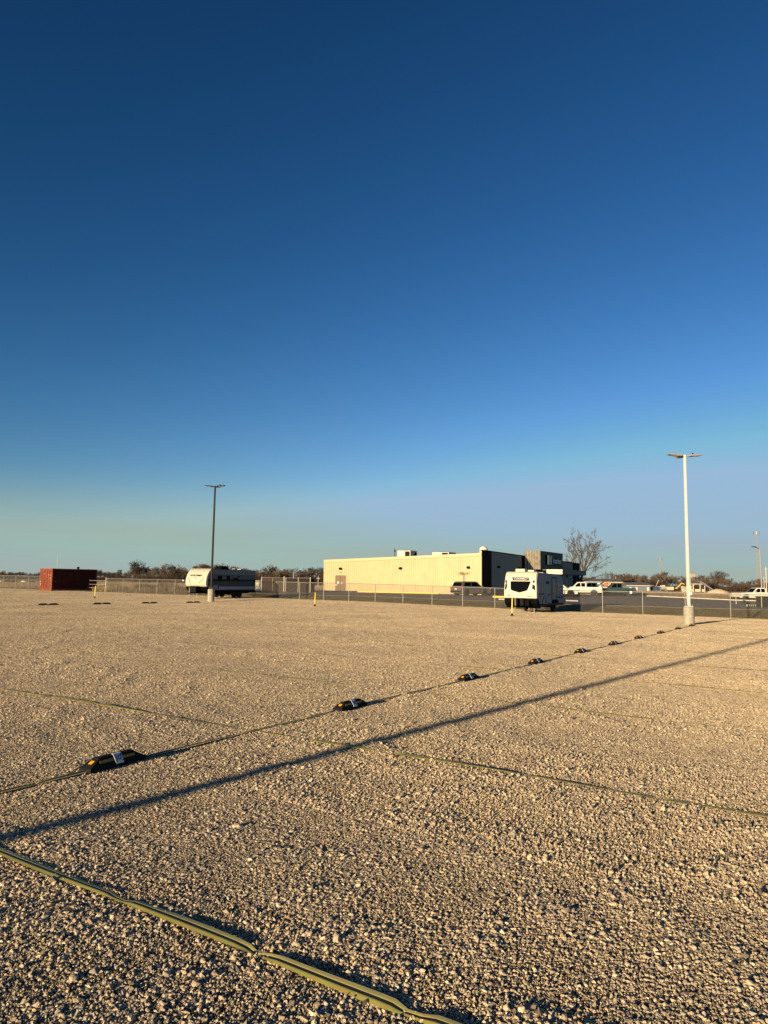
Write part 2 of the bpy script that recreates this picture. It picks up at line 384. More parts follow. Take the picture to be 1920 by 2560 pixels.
def gravel():
    P = []; Rr = []; Ix = []; Sc = []
    for i, u in enumerate(np.arange(-10.5, EDGE - .5, PS)):
        u = min(u, EDGE - PS / 2)
        for t in np.arange(-106.5, 42, PS):
            x, y = W(u, t)
            # skip what neither the photo nor a side step can see
            if y < -6: continue
            e = .6
            gx = (z_lot(x + e, y) - z_lot(x - e, y)) / (2 * e); gy = (z_lot(x, y + e) - z_lot(x, y - e)) / (2 * e)
            nrm = Vector((-gx, -gy, 1)).normalized()
            q = Vector((0, 0, 1)).rotation_difference(nrm)
            m = q.to_matrix() @ Matrix.Rotation(ROWANG + random.randrange(4) * math.pi / 2, 3, 'Z')
            P.append((x, y, z_lot(x, y))); Rr.append(tuple(m.to_euler())); Ix.append(random.randrange(3)); Sc.append((1, 1, .86 + .2 * math.sin(u * 1.3 + .9 * math.sin(t * .21)) * math.cos(t * .33 + 1) + .1 * math.sin(u * .37 + t * .5)))
    me = bpy.data.meshes.new('gravel_stones'); me.from_pydata(P, [], [])
    a = me.attributes.new('rot', 'FLOAT_VECTOR', 'POINT'); a.data.foreach_set('vector', [c for r in Rr for c in r])
    a = me.attributes.new('pick', 'INT', 'POINT'); a.data.foreach_set('value', Ix)
    a = me.attributes.new('scl', 'FLOAT_VECTOR', 'POINT'); a.data.foreach_set('vector', [c for r in Sc for c in r])
    o = bpy.data.objects.new('gravel_stones', me); COL.objects.link(o); o['kind'] = 'stuff'
    tag(o, 'loose crushed tan and grey gravel stones covering the whole storage lot', 'gravel')
    ng = bpy.data.node_groups.new('lay_gravel', 'GeometryNodeTree')
    ng.interface.new_socket('Geometry', in_out='INPUT', socket_type='NodeSocketGeometry')
    ng.interface.new_socket('Geometry', in_out='OUTPUT', socket_type='NodeSocketGeometry')
    N = ng.nodes; L = ng.links
    gi = N.new('NodeGroupInput'); go = N.new('NodeGroupOutput')
    ci = N.new('GeometryNodeCollectionInfo'); ci.inputs['Collection'].default_value = pcol
    ci.inputs['Separate Children'].default_value = True; ci.inputs['Reset Children'].default_value = True
    ip = N.new('GeometryNodeInstanceOnPoints'); ip.inputs['Pick Instance'].default_value = True
    ar = N.new('GeometryNodeInputNamedAttribute'); ar.data_type = 'FLOAT_VECTOR'; ar.inputs['Name'].default_value = 'rot'
    ai = N.new('GeometryNodeInputNamedAttribute'); ai.data_type = 'INT'; ai.inputs['Name'].default_value = 'pick'
    L.new(gi.outputs[0], ip.inputs['Points']); L.new(ci.outputs[0], ip.inputs['Instance'])
    as_ = N.new('GeometryNodeInputNamedAttribute'); as_.data_type = 'FLOAT_VECTOR'; as_.inputs['Name'].default_value = 'scl'; L.new(as_.outputs[0], ip.inputs['Scale'])
    L.new(ar.outputs[0], ip.inputs['Rotation']); L.new(ai.outputs[0], ip.inputs['Instance Index'])
    L.new(ip.outputs[0], go.inputs[0])
    md = o.modifiers.new('lay_gravel', 'NODES'); md.node_group = ng
gravel()

# kerbs, lines
def strip(name, pts, w, h, mt, label, cat, parent=None, z0=0):
    mb = MB()
    for (a, b) in zip(pts[:-1], pts[1:]):
        za = z_asph(*UT(*a)) if True else 0; zb = z_asph(*UT(*b))
        d = Vector((b[0] - a[0], b[1] - a[1], 0)); n = Vector((-d.y, d.x, 0)).normalized() * w / 2
        A = Vector((a[0], a[1], za + z0)); B = Vector((b[0], b[1], zb + z0)); H = Vector((0, 0, h))
        mb.add([A - n, B - n, B + n, A + n, A - n + H, B - n + H, B + n + H, A + n + H], [(0, 3, 2, 1), (4, 5, 6, 7), (0, 1, 5, 4), (2, 3, 7, 6), (1, 2, 6, 5), (0, 4, 7, 3)])
    o = mb.build(name, mt)
    if label: tag(o, label, cat)
    else: o['kind'] = 'structure'
    return o
strip('kerb', [W(60, t) for t in range(-64, 40, 4)], .14, .015, M['kerb'], None, None)
strip('kerb', [W(113.1, t) for t in range(-36, 40, 4)], .45, .16, M['kerb'], None, None, z0=-.02)
pl = MB()
for k in range(9):
    t = -12 - 3.0 * k
    for (ua, ub) in ((67, 71.5),):
        a, b = W(ua, t), W(ub, t)
        n = Vector((VX, VY, 0)) * .06
        za, zb = z_asph(ua, t) + .004, z_asph(ub, t) + .004
        pl.add([Vector((*a, za)) - n, Vector((*b, zb)) - n, Vector((*b, zb)) + n, Vector((*a, za)) + n], [(0, 1, 2, 3)])
o = pl.build('parking_marking', M['paint']); o['kind'] = 'structure'

# ================================================================== STRAPS
NAILS0 = {}
def strap(u0, t0, t1, seed, wid=.085, along='t', c=0, label='', lift=.022, bury=0, m='strap'):
    g = random.Random(seed)
    st = .07; n = int((t1 - t0) / st); V = []; F = []; cr = []
    pins = []; p = t0 + g.uniform(.2, 1.3)
    while p < t1: pins.append(p); p += g.uniform(1.0, 1.5)
    if seed == 0: pins = [-5.6, -3.43, -2.41, -1.55, -.5, .7, 1.8]
    f1, f2, ph1 = g.uniform(.3, .6), g.uniform(1.1, 1.9), g.uniform(0, 6)
    prev = None
    K = 9
    for i in range(n + 1):
        t = t0 + i * st
        dn = min(abs(t - q) for q in pins); pinch = math.exp(-(dn / .06) ** 2)
        off = .014 * math.sin(f1 * t + ph1) + .007 * math.sin(f2 * t * 1.7 + ph1)
        w = wid * (1 - .62 * pinch) * (1 + .1 * math.sin(5 * t + ph1))
        hh = .004 + .002 * math.sin(2.3 * t + ph1) - .006 * pinch
        zz = lift - .012 * pinch - bury * (.5 + .5 * math.sin(f2 * t + 2 * ph1))
        tw = .08 * math.sin(1.3 * t + ph1)
        for k in range(K):
            s_ = k / (K - 1) - .5
            prof = hh * (abs(s_) * 2) ** 1.0 * (-1) + hh        # ridge in the middle
            groove = -.004 * math.exp(-(s_ / .07) ** 2)
            a_ = off + s_ * w; z_ = zz + prof + groove + tw * s_ * w
            x, y = W(u0 + a_, t) if along == 't' else W(t, c + a_)
            V.append((x, y, z_lot(x, y) + z_)); cr.append(k / (K - 1))
        if i:
            a = (i - 1) * K
            for k in range(K - 1): F.append((a + k, a + k + 1, a + K + k + 1, a + K + k))
    me = bpy.data.meshes.new('ground_strap'); me.from_pydata(V, [], F); me.materials.append(M[m])
    at_ = me.attributes.new('cross', 'FLOAT', 'POINT'); at_.data.foreach_set('value', cr); me.shade_smooth()
    o = bpy.data.objects.new('ground_strap', me); COL.objects.link(o)
    tag(o, label, 'ground strap', 'yellow and black straps marking the parking stalls')
    return o
strap(2.76, -9, 6, 0, wid=.078, label='olive yellow webbing strap with black centre line, nearest the camera at the bottom left')
names = ['second yellow and black strap, passing just behind the block numbered 117',
 'third strap from the camera, crossing the row between the blocks 118 and 119',
 'fourth strap from the camera, half buried in gravel beyond the block 119',
 'fifth thin strap line from the camera, half buried in gravel',
 'sixth thin strap line from the camera, half buried in gravel',
 'seventh thin strap line from the camera, half buried in gravel',
 'eighth thin strap line from the camera, half buried in gravel',
 'ninth thin strap line from the camera, half buried in gravel',
 'farthest thin strap line, running past the concrete base of the right lamp']
for k in range(9):
    u0 = 6.62 + 3.93 * k
    strap(u0, -38 + 1.5 * k if k > 3 else -22, 10, 20 + k, wid=.075 if k < 1 else .07, label=names[k], lift=.028 if k < 2 else .024, bury=.014 if k == 0 else .022)
strap(0, 2.0, 39.3, 60, wid=.06, along='u', c=-5.92, label='long dark strap running under the row of numbered blocks to the right lamp', lift=.024, bury=.005, m='strapdark')

# ================================================================== WHEEL STOPS
def make_stop():
    root = thing('parking_block', '', 'parking block', (0, 0, 0))
    L_, Wd, Hh = .66, .17, .108
    v = []; 
    # hexagonal-ended trapezoid: bottom ring, lip ring, top ring
    for z, lx, wy in ((0, L_ / 2, Wd / 2), (.035, L_ / 2 - .005, Wd / 2 - .004), (Hh - .012, L_ / 2 - .115, Wd / 2 - .043), (Hh, L_ / 2 - .125, Wd / 2 - .053)):
        v += [(-lx, -wy, z), (lx, -wy, z), (lx, wy, z), (-lx, wy, z)]
    f = [(3, 2, 1, 0), (12, 13, 14, 15)]
    for j in range(3):
        for i in range(4): f.append((j * 4 + i, j * 4 + (i + 1) % 4, j * 4 + 4 + (i + 1) % 4, j * 4 + 4 + i))
    MB().add(v, f).build('rubber_body', M['wheelstop'], root, bevel=.004)
    # slope of the long face
    dy = (.039) ; dz = (Hh - .012 - .035); nl = math.hypot(dy, dz)
    def face(x0, x1, k0, k1, off, name, m):
        A = []
        for (x, k) in ((x0, k0), (x1, k0), (x1, k1), (x0, k1)):
            y = -(Wd / 2 - .004) + dy * k - off * dz / nl; z = .035 + dz * k + off * dy / nl
            A.append((x, y, z))
        B = [(a[0], a[1] + .003, a[2] - .002) for a in A]
        return MB().add(A + B, [(0, 1, 2, 3), (7, 6, 5, 4), (0, 4, 5, 1), (1, 5, 6, 2), (2, 6, 7, 3), (3, 7, 4, 0)]).build(name, m, root)
    face(-.21, -.06, .42, .80, .002, 'yellow_stripe', M['stripe']); face(.06, .2, .42, .80, .002, 'yellow_stripe', M['stripe'])
    # end reflector on the near sloping end (x = -L/2)
    dx = .11; dzz = Hh - .047; nn = math.hypot(dx, dzz)
    A = []
    for (y, k) in ((-.022, .45), (.022, .45), (.022, .8), (-.022, .8)):
        A.append((-(L_ / 2 - .005) + dx * k - .002 * dzz / nn, y, .035 + dzz * k + .002 * dx / nn))
    MB().add(A + [(a[0] + .004, a[1], a[2] - .004) for a in A], [(3, 2, 1, 0), (4, 5, 6, 7), (0, 1, 5, 4), (1, 2, 6, 5), (2, 3, 7, 6), (3, 0, 4, 7)]).build('reflector', M['reflector'], root)
    # plate, wrapped a little over the top
    A = []
    for x in (-.045, .048):
        for (y, z) in ((-.0855, .028), (-.083, .045), (-.0435, .1015), (-.034, .1125), (-.012, .1135)):
            A.append((x, y - .003, z + .002))
    f = [(i, i + 1, 6 + i, 5 + i) for i in range(4)]
    B = [(a[0], a[1] + .003, a[2] - .003) for a in A]
    pm = MB().add(A + B, f + [tuple(10 + q for q in reversed(g)) for g in f] + [(0, 5, 15, 10), (4, 14, 19, 9), (0, 10, 11, 1), (1, 11, 12, 2), (2, 12, 13, 3), (3, 13, 14, 4), (5, 6, 16, 15), (6, 7, 17, 16), (7, 8, 18, 17), (8, 9, 19, 18)])
    plate = pm.build('number_plate', M['plate'], root)
    sc = MB()
    for x in (-.036, .038):
        for k in (.06, .97):
            y = -.083 + .0395 * k - .004; z = .045 + .0565 * k + .003
            sc.tube((x, y + .003, z - .002), (x, y - .0035, z + .0025), .0055, n=8)
    sc.build_each('screw', M['ink'], plate)
    return root
def put_number(root, txt):
    plate = [c for c in bpy.data.objects if c.parent == root and c.name.startswith('number_plate')][0]
    sl = Vector((0, .0395, .0565)).normalized()
    m = frame_mtx((.0015, -.0665, .0765), (1, 0, 0), sl)
    text_obj(txt, .068, M['ink'], plate, m, 'number', bold=.0016, depth=.0012, sx=.72)
stop0 = make_stop()
US = [4.62, 8.64, 12.60, 16.30, 19.87, 23.43, 26.97, 30.93, 34.96, 38.7]
lab = ['black rubber parking block nearest the camera, its white plate reading 117',
 'second black rubber parking block from the camera, its plate reading 118',
 'third black rubber parking block from the camera, plate reading 119',
 'fourth black block from the camera in the long row, just past number 119',
 'fifth black block from the camera in the long row',
 'sixth black block from the camera in the long row',
 'seventh black block from the camera in the long row',
 'third last black block before the concrete base of the right lamp',
 'second last black block before the concrete base of the right lamp',
 'last black block of the long row, touching the foot of the right lamp base']
stops = []
for k, u in enumerate(US):
    o = stop0 if k == 0 else copy_tree(stop0)
    stops.append(o)
    x, y = W(u, -5.92); o.location = (x, y, z_lot(x, y) + .012); o.rotation_euler = (0, 0, ROWANG + random.uniform(-.03, .03) + (.02 if k == 0 else 0))
    tag(o, lab[k], 'parking block', 'numbered black parking blocks on the gravel')
    o.name = 'parking_block'
    if k: o.scale = (1, 1, 1)
l2 = ['leftmost low black block, in front of the red container',
      'second low black block from the left, far out on the gravel',
      'third low black block from the left, far out on the gravel',
      'low black block just left of the dark lamp concrete base']
for k, u in enumerate((27.65, 31.63, 35.72, 39.97)):
    for j in (-1, 1):
        o = copy_tree(stop0); stops.append(o)
        x, y = W(u + .36 * j, -42.6); o.location = (x, y, z_lot(x, y) + .012); o.rotation_euler = (0, 0, ROWANG + math.pi)
        tag(o, l2[k].replace('block', 'block (nearer one)' if j < 0 else 'block (farther one)'), 'parking block', 'numbered black parking blocks on the gravel')
        o.name = 'parking_block'
        if j > 0: pass
for k, o in enumerate(stops[:10]): put_number(o, str(117 + k))

# a few larger pale stones lying loose
big = bpy.data.meshes.new('pale_stone')
def loose_stone(px, py, s, label, sd):
    g = random.Random(sd); bm = bmesh.new(); bmesh.ops.create_icosphere(bm, subdivisions=2, radius=1)
    for v in bm.verts: v.co = Vector((v.co.x * 1.5, v.co.y, v.co.z * .6)) * (1 + g.uniform(-.12, .12)) * s
    me = bpy.data.meshes.new('loose_stone'); bm.to_mesh(me); bm.free(); me.materials.append(M['sand'])
    o = bpy.data.objects.new('loose_stone', me); COL.objects.link(o); x, y = G(px, py)
    o.location = (x, y, z_lot(x, y) + s * .55); o.rotation_euler = (0, .1, g.uniform(0, 3)); tag(o, label, 'stone', 'larger pale stones on the gravel')
loose_stone(593, 2070, .028, 'pale flat stone on the near gravel left of centre, below the shadow line', 1)
loose_stone(1052, 2128, .022, 'pale stone near the centre of the near gravel', 2)
loose_stone(185, 2450, .02, 'pale angular stone below the nearest strap at the far left', 3)

# ================================================================== LAMP POLES
def lamp(px, py, H, base_h, base_r, mt, label, ang, pw=.14, name='parking_lamp'):
    x, y = G(px, py) if px is not None else py
    r = thing(name, label, 'lamp post', (x, y, z_lot(x, y)), 0, 'tall lamp posts on the lot')
    MB().lathe((0, 0, -.1), [(base_r, 0), (base_r, base_h + .07), (base_r - .03, base_h + .1)], 28).build('concrete_base', M['concrete'], r)
    mb = MB(); b = base_h
    mb.add([(sx * w, sy * w, z) for z, w in ((b, pw / 2), (b + H, pw / 2 * .82)) for sx, sy in ((-1, -1), (1, -1), (1, 1), (-1, 1))], [(3, 2, 1, 0), (4, 5, 6, 7), (0, 1, 5, 4), (1, 2, 6, 5), (2, 3, 7, 6), (3, 0, 4, 7)])
    p = mb.build('pole', mt, r, bevel=.012); p.rotation_euler = (0, 0, ang)
    MB().box((0, 0, b + .03), (.32, .32, .04)).build('base_plate', mt, r).rotation_euler = (0, 0, ang)
    bo = MB()
    for sx in (-1, 1):
        for sy in (-1, 1): bo.tube((sx * .125, sy * .125, b), (sx * .125, sy * .125, b + .13), .016)
    for q in bo.build_each('anchor_bolt', M['galv'], r): q.rotation_euler = (0, 0, ang)
    z = b + H - .08
    for k, a in enumerate((ang, ang + math.pi * .5, ang + math.pi)):
        h = MB()
        h.bb(.06, .22, -.035, .035, -.035, .04)
        h.prism([(.2, -.03), (.2, .05), (.3, .07), (.84, .05), (.9, .02), (.9, -.01), (.3, -.03)], -.16, .16)
        hd = h.build('lamp_head', M['steel'] if mt is M['pole_silver'] else mt, r, bevel=.01); hd.rotation_euler = (0, rad(-5), a); hd.location = (0, 0, z)
        e = MB().bb(.36, .84, -.13, .13, -.037, -.031).build('diffuser', M['plate'], hd)
    sn = MB().tube((0, 0, 0), (0, 0, .09), .035, n=10).build('sensor', M['black'], r); sn.location = (math.cos(ang) * .45, math.sin(ang) * .45, z + .1)
    return r
lamp(1723, 1562, 8.0, .92, .265, M['pole_silver'], 'tall silver lamp post on a round concrete base at the right', rad(4), .135)
lamp(527, 1505, 8.7, 1.05, .275, M['pole_dark'], 'tall dark bronze lamp post on a concrete base in front of the left trailer', rad(-12), .145)

SUN_AZ = rad(38.0); SUN_EL = rad(9.5)
sx_, sy_ = math.sin(SUN_AZ), math.cos(SUN_AZ)
px0, py0 = G(960, 1850)
lamp(None, (px0 - sx_ * 19, py0 - sy_ * 19), 8.2, .92, .265, M['pole_dark'], 'lamp post behind the viewer whose long shadow crosses the gravel', rad(8), .15)

# yellow delineators
def delin(px, py, h, label):
    x, y = G(px, py); r = thing('marker_post', label, 'marker post', (x, y, z_lot(x, y)), 0, 'yellow marker posts on the gravel')
    MB().lathe((0, 0, 0), [(.1, 0), (.1, .03), (.06, .06), (.05, .16)], 14).build('rubber_foot', M['black'], r)
    p = MB().tube((0, 0, .14), (.02, 0, h), .037, n=12).build('post', M['yellow_plastic'], r)
    MB().lathe((.02, 0, h), [(.037, 0), (.03, .02), (.01, .03)], 12).build('cap', M['yellow_plastic'], r)
delin(1280, 1540, 1.05, 'yellow marker post in front of the white trailer with the CONNECT panel')
delin(787, 1516, 1.0, 'yellow marker post on the gravel in front of the cream building')
delin(237, 1495, 1.05, 'yellow marker post beside the red container')

# ================================================================== FENCE
FU = 54.4
def fence(ts, h, label, meshed=True, rail_low=False):
    x0, y0 = W(FU, ts[0]); r = thing('chain_link_fence', label, 'fence', (x0, y0, gz(x0, y0)), 0)
    ox, oy, oz = r.location
    def top(t): x, y = W(FU, t); return Vector((x - ox, y - oy, gz(x, y) - oz))
    for t in ts:
        b = top(t); MB().tube(b + Vector((0, 0, -.1)), b + Vector((0, 0, h + .01)), .026, n=8).build('post', M['galv'], r)
    rl = MB()
    for a, b in zip(ts[:-1], ts[1:]): rl.tube(top(a) + Vector((0, 0, h)), top(b) + Vector((0, 0, h)), .023, n=6)
    rl.build('top_rail', M['galv'], r)
    m = MB(); hm = h - .06; st = .085
    up = Vector((0, 0, 1)); wr = .0042
    Lt = ts[-1] - ts[0]; n = int(Lt / st)
    for sgn in (1, -1):
        for i in range(-int(hm / st) - 1, n + 1):
            t0 = ts[0] + i * st; t1 = t0 + hm
            a0, a1 = max(t0, ts[0]), min(t1, ts[-1])
            if a1 - a0 < .02: continue
            z0, z1 = .04 + (a0 - t0), .04 + (a1 - t0)
            if sgn < 0: z0, z1 = .04 + hm - (a0 - t0), .04 + hm - (a1 - t0)
            p = top(a0) + up * z0; q = top(a1) + up * z1
            d = (q - p).normalized(); s_ = Vector((-UX, -UY, 0)) * wr; w_ = d.cross(Vector((UX, UY, 0))) * wr
            m.add([p + s_, p - s_ * .5 + w_, p - s_ * .5 - w_, q + s_, q - s_ * .5 + w_, q - s_ * .5 - w_], [(0, 1, 4, 3), (1, 2, 5, 4), (2, 0, 3, 5)])
    m.build('wire_mesh', M['galv'], r)
    # white reflector discs hung near the rail
    return r, top
tsR = [-14.5 + 2.9 * k for k in range(-20, 10)]
fr, ftop = fence([t for t in tsR], 1.65, 'galvanised chain link fence between the gravel and the road, passing both trailers')
for t in (-59.6, -49.3, -42.6, -20.9, -12.4, -8.3):
    x, y = W(FU - .06, t); z = gz(x, y) + 1.6
    tag(MB().box((x, y, z), (.15, .02, .15), rz=-PHI).build('fence_tag', M['plate']), '', '')
ftags = [o for o in bpy.data.objects if o.name.startswith('fence_tag')]
for o, l in zip(ftags, ['small white tag on the fence rail left of the left trailer', 'small white tag on the fence rail in front of the slatted enclosure left half', 'small white tag on the fence rail in front of the slatted enclosure right half',
                        'small white tag on the fence low rail near the trailer shadow', 'small white tag on the fence rail left of the silver lamp post', 'small white tag on the fence rail right of the silver lamp post']):
    tag(o, l, 'tag', 'small white tags on the fence')
fence([-100 + 2.9 * k for k in range(0, 8)], 1.75, 'dull chain link fence left of the red container')
# field gate between container and fence
gx, gy = W(FU, -75.8); g_ = thing('tube_gate', 'low dark tube gate between the red container and the chain link fence', 'gate', (gx, gy, gz(gx, gy)), -PHI)
mb = MB(); MB().tube((0, 0, -.05), (0, 0, 1.6), .05, n=8).build('gate_post', M['bbrown'], g_)
MB().tube((3.1, 0, -.05), (3.1, 0, 1.72), .06, n=8).build('gate_post', M['galv'], g_)
for z in (.5, .9, 1.35): mb.tube((0, 0, z), (3.1, 0, z), .025, n=6)
mb.build('rail', M['steel'], g_)

# ================================================================== CONTAINER
def container():
    cx, cy = W(49.9, -79.35); cx += 1.0; r = thing('shipping_container', 'red steel shipping container standing at the left edge of the gravel', 'container', (cx, cy, z_lot(cx, cy) + .03), ROWANG)
    L_, w, h = 6.06, 2.44, 2.59       # local x along the row, y to the left; door end at x=0 faces the camera
    fr = MB()
    for x in (.07, L_ - .07):
        for y in (-w / 2 + .07, w / 2 - .07): fr.bb(x - .07, x + .07, y - .07, y + .07, .0, h)
    for y in (-w / 2 + .05, w / 2 - .05):
        fr.bb(.14, L_ - .14, y - .045, y + .045, .02, .17); fr.bb(.14, L_ - .14, y - .045, y + .045, h - .1, h - .002)
    for x in (.06, L_ - .06):
        fr.bb(x - .045, x + .045, -w / 2 + .14, w / 2 - .14, .02, .15); fr.bb(x - .045, x + .045, -w / 2 + .14, w / 2 - .14, h - .12, h - .002)
    fr.build('frame', M['cont_red'], r)
    for s in (-1, 1):
        v = []; f = []; x = .14; i = 0; y0 = s * (w / 2 - .02)
        pts = []
        while x < L_ - .3:
            pts += [(x, y0), (x + .07, y0), (x + .14, y0 - s * .036), (x + .21, y0 - s * .036)]; x += .28
        pts.append((L_ - .14, y0))
        for (a, b) in pts: v += [(a, b, .17), (a, b, h - .1)]
        for k in range(len(pts) - 1): f.append((2 * k, 2 * k + 2, 2 * k + 3, 2 * k + 1))
        MB().add(v, f).build('side_wall', M['cont_shaded'], r)
    MB().bb(.1, L_ - .1, -w / 2 + .1, w / 2 - .1, h - .05, h - .02).build('roof', M['cont_red'], r)
    MB().bb(L_ - .1, L_ - .07, -w / 2 + .14, w / 2 - .14, .15, h - .12).build('end_wall', M['cont_red'], r)
    for s in (-1, 1):
        ya, yb = (.01, w / 2 - .15) if s > 0 else (-w / 2 + .15, -.01)
        d = MB(); d.bb(.02, .05, ya, yb, .17, h - .14)
        for k in range(5):
            yq = ya + .06 + k * (yb - ya - .1) / 5; d.bb(-.012, .018, yq, yq + .1, .26, h - .24)
        dd = d.build('door', M['cont_red'], r)
        for q in (.28, .78):
            y = ya + (yb - ya) * q
            rod = MB().tube((-.03, y, .15), (-.03, y, h - .12), .02, n=8)
            for z in (.3, 1.0, 1.7, 2.3): rod.bb(-.05, .0, y - .05, y + .05, z, z + .05)
            rod.build('locking_rod', M['cont_red'], dd)
        hb = MB().bb(-.06, -.035, ya + .25, ya + .7, 1.08, 1.13).build('door_handle', M['cont_red'], dd)
    lb = MB()
    for (y, z, a, b) in ((.3, 1.85, .16, .2), (.95, 1.0, .22, .1), (-.85, 1.75, .3, .09), (-.85, 1.5, .2, .07), (-.9, 1.35, .18, .06), (-.88, 1.2, .18, .06), (-.9, 1.05, .18, .05), (-.5, 1.8, .14, .1), (-.52, 1.3, .08, .05), (-.92, .7, .1, .2), (-.55, .55, .12, .06), (.95, .6, .1, .28), (-.9, .3, .1, .08), (.9, 2.25, .16, .04), (.4, 2.25, .2, .04)):
        lb.bb(-.006, -.002, y - a / 2, y + a / 2, z, z + b)
    lb.build_each('marking', M['cont_label'], r)
    ml = MB()
    for (x, z) in ((5.05, 1.35), (5.4, 1.2), (.4, 1.0), (4.8, .35), (.15, .45)): ml.bb(x, x + .06, -w / 2 - .004, -w / 2 + .001, z, z + .09)
    ml.build_each('marking', M['cont_label'], r)
container()
# small vent or bird shape on the container roof
bx, by = W(54.0, -79.2); bx += 1.0; vt = thing('rooftop_vent', 'small dark turbine vent on the red container roof', 'vent', (bx, by, z_lot(bx, by) + 2.6), 0)
MB().lathe((0, 0, 0), [(.09, 0), (.09, .08), (.16, .14), (.17, .24), (.1, .32)], 12).build('vent_head', M['black'], vt)

# ================================================================== WHEELS / VEHICLES
def wheel(parent, x, y, r, w, side, rim=M['alloy']):
    wm = MB().lathe((x, y, r), [(r * .62, -w / 2), (r * .9, -w / 2), (r, -w / 2 + .03), (r, w / 2 - .03), (r * .9, w / 2), (r * .62, w / 2)], 24, 'y').build('wheel', M['rubber'], parent, smooth=False)
    yo = y + side * (w / 2)
    rm = MB().lathe((x, yo - side * .03, r), [(r * .62, -.02), (r * .6, .02), (r * .2, .03)], 18, 'y')
    rm.build('rim', rim, wm)
    sp = MB()
    for k in range(5):
        a = k * 2 * math.pi / 5
        sp.box((0, 0, 0), (r * .15, .02, r * .5), m=Matrix.Translation((x, yo - side * -.004, r)) @ Matrix.Rotation(a, 4, 'Y') @ Matrix.Translation((0, 0, r * .33)))
    sp.build('spoke', M['black'], wm)
    return wm

def arch_pts(cx, r, n=8, z0=.3):
    a0 = math.asin(clip((z0 - r * .95) / (r * 1.18), -1, 1))
    return [(cx + r * 1.18 * math.cos(a), r * .95 + r * 1.18 * math.sin(a)) for a in [math.pi - a0 - (math.pi - 2 * a0) * i / n for i in range(n + 1)]]

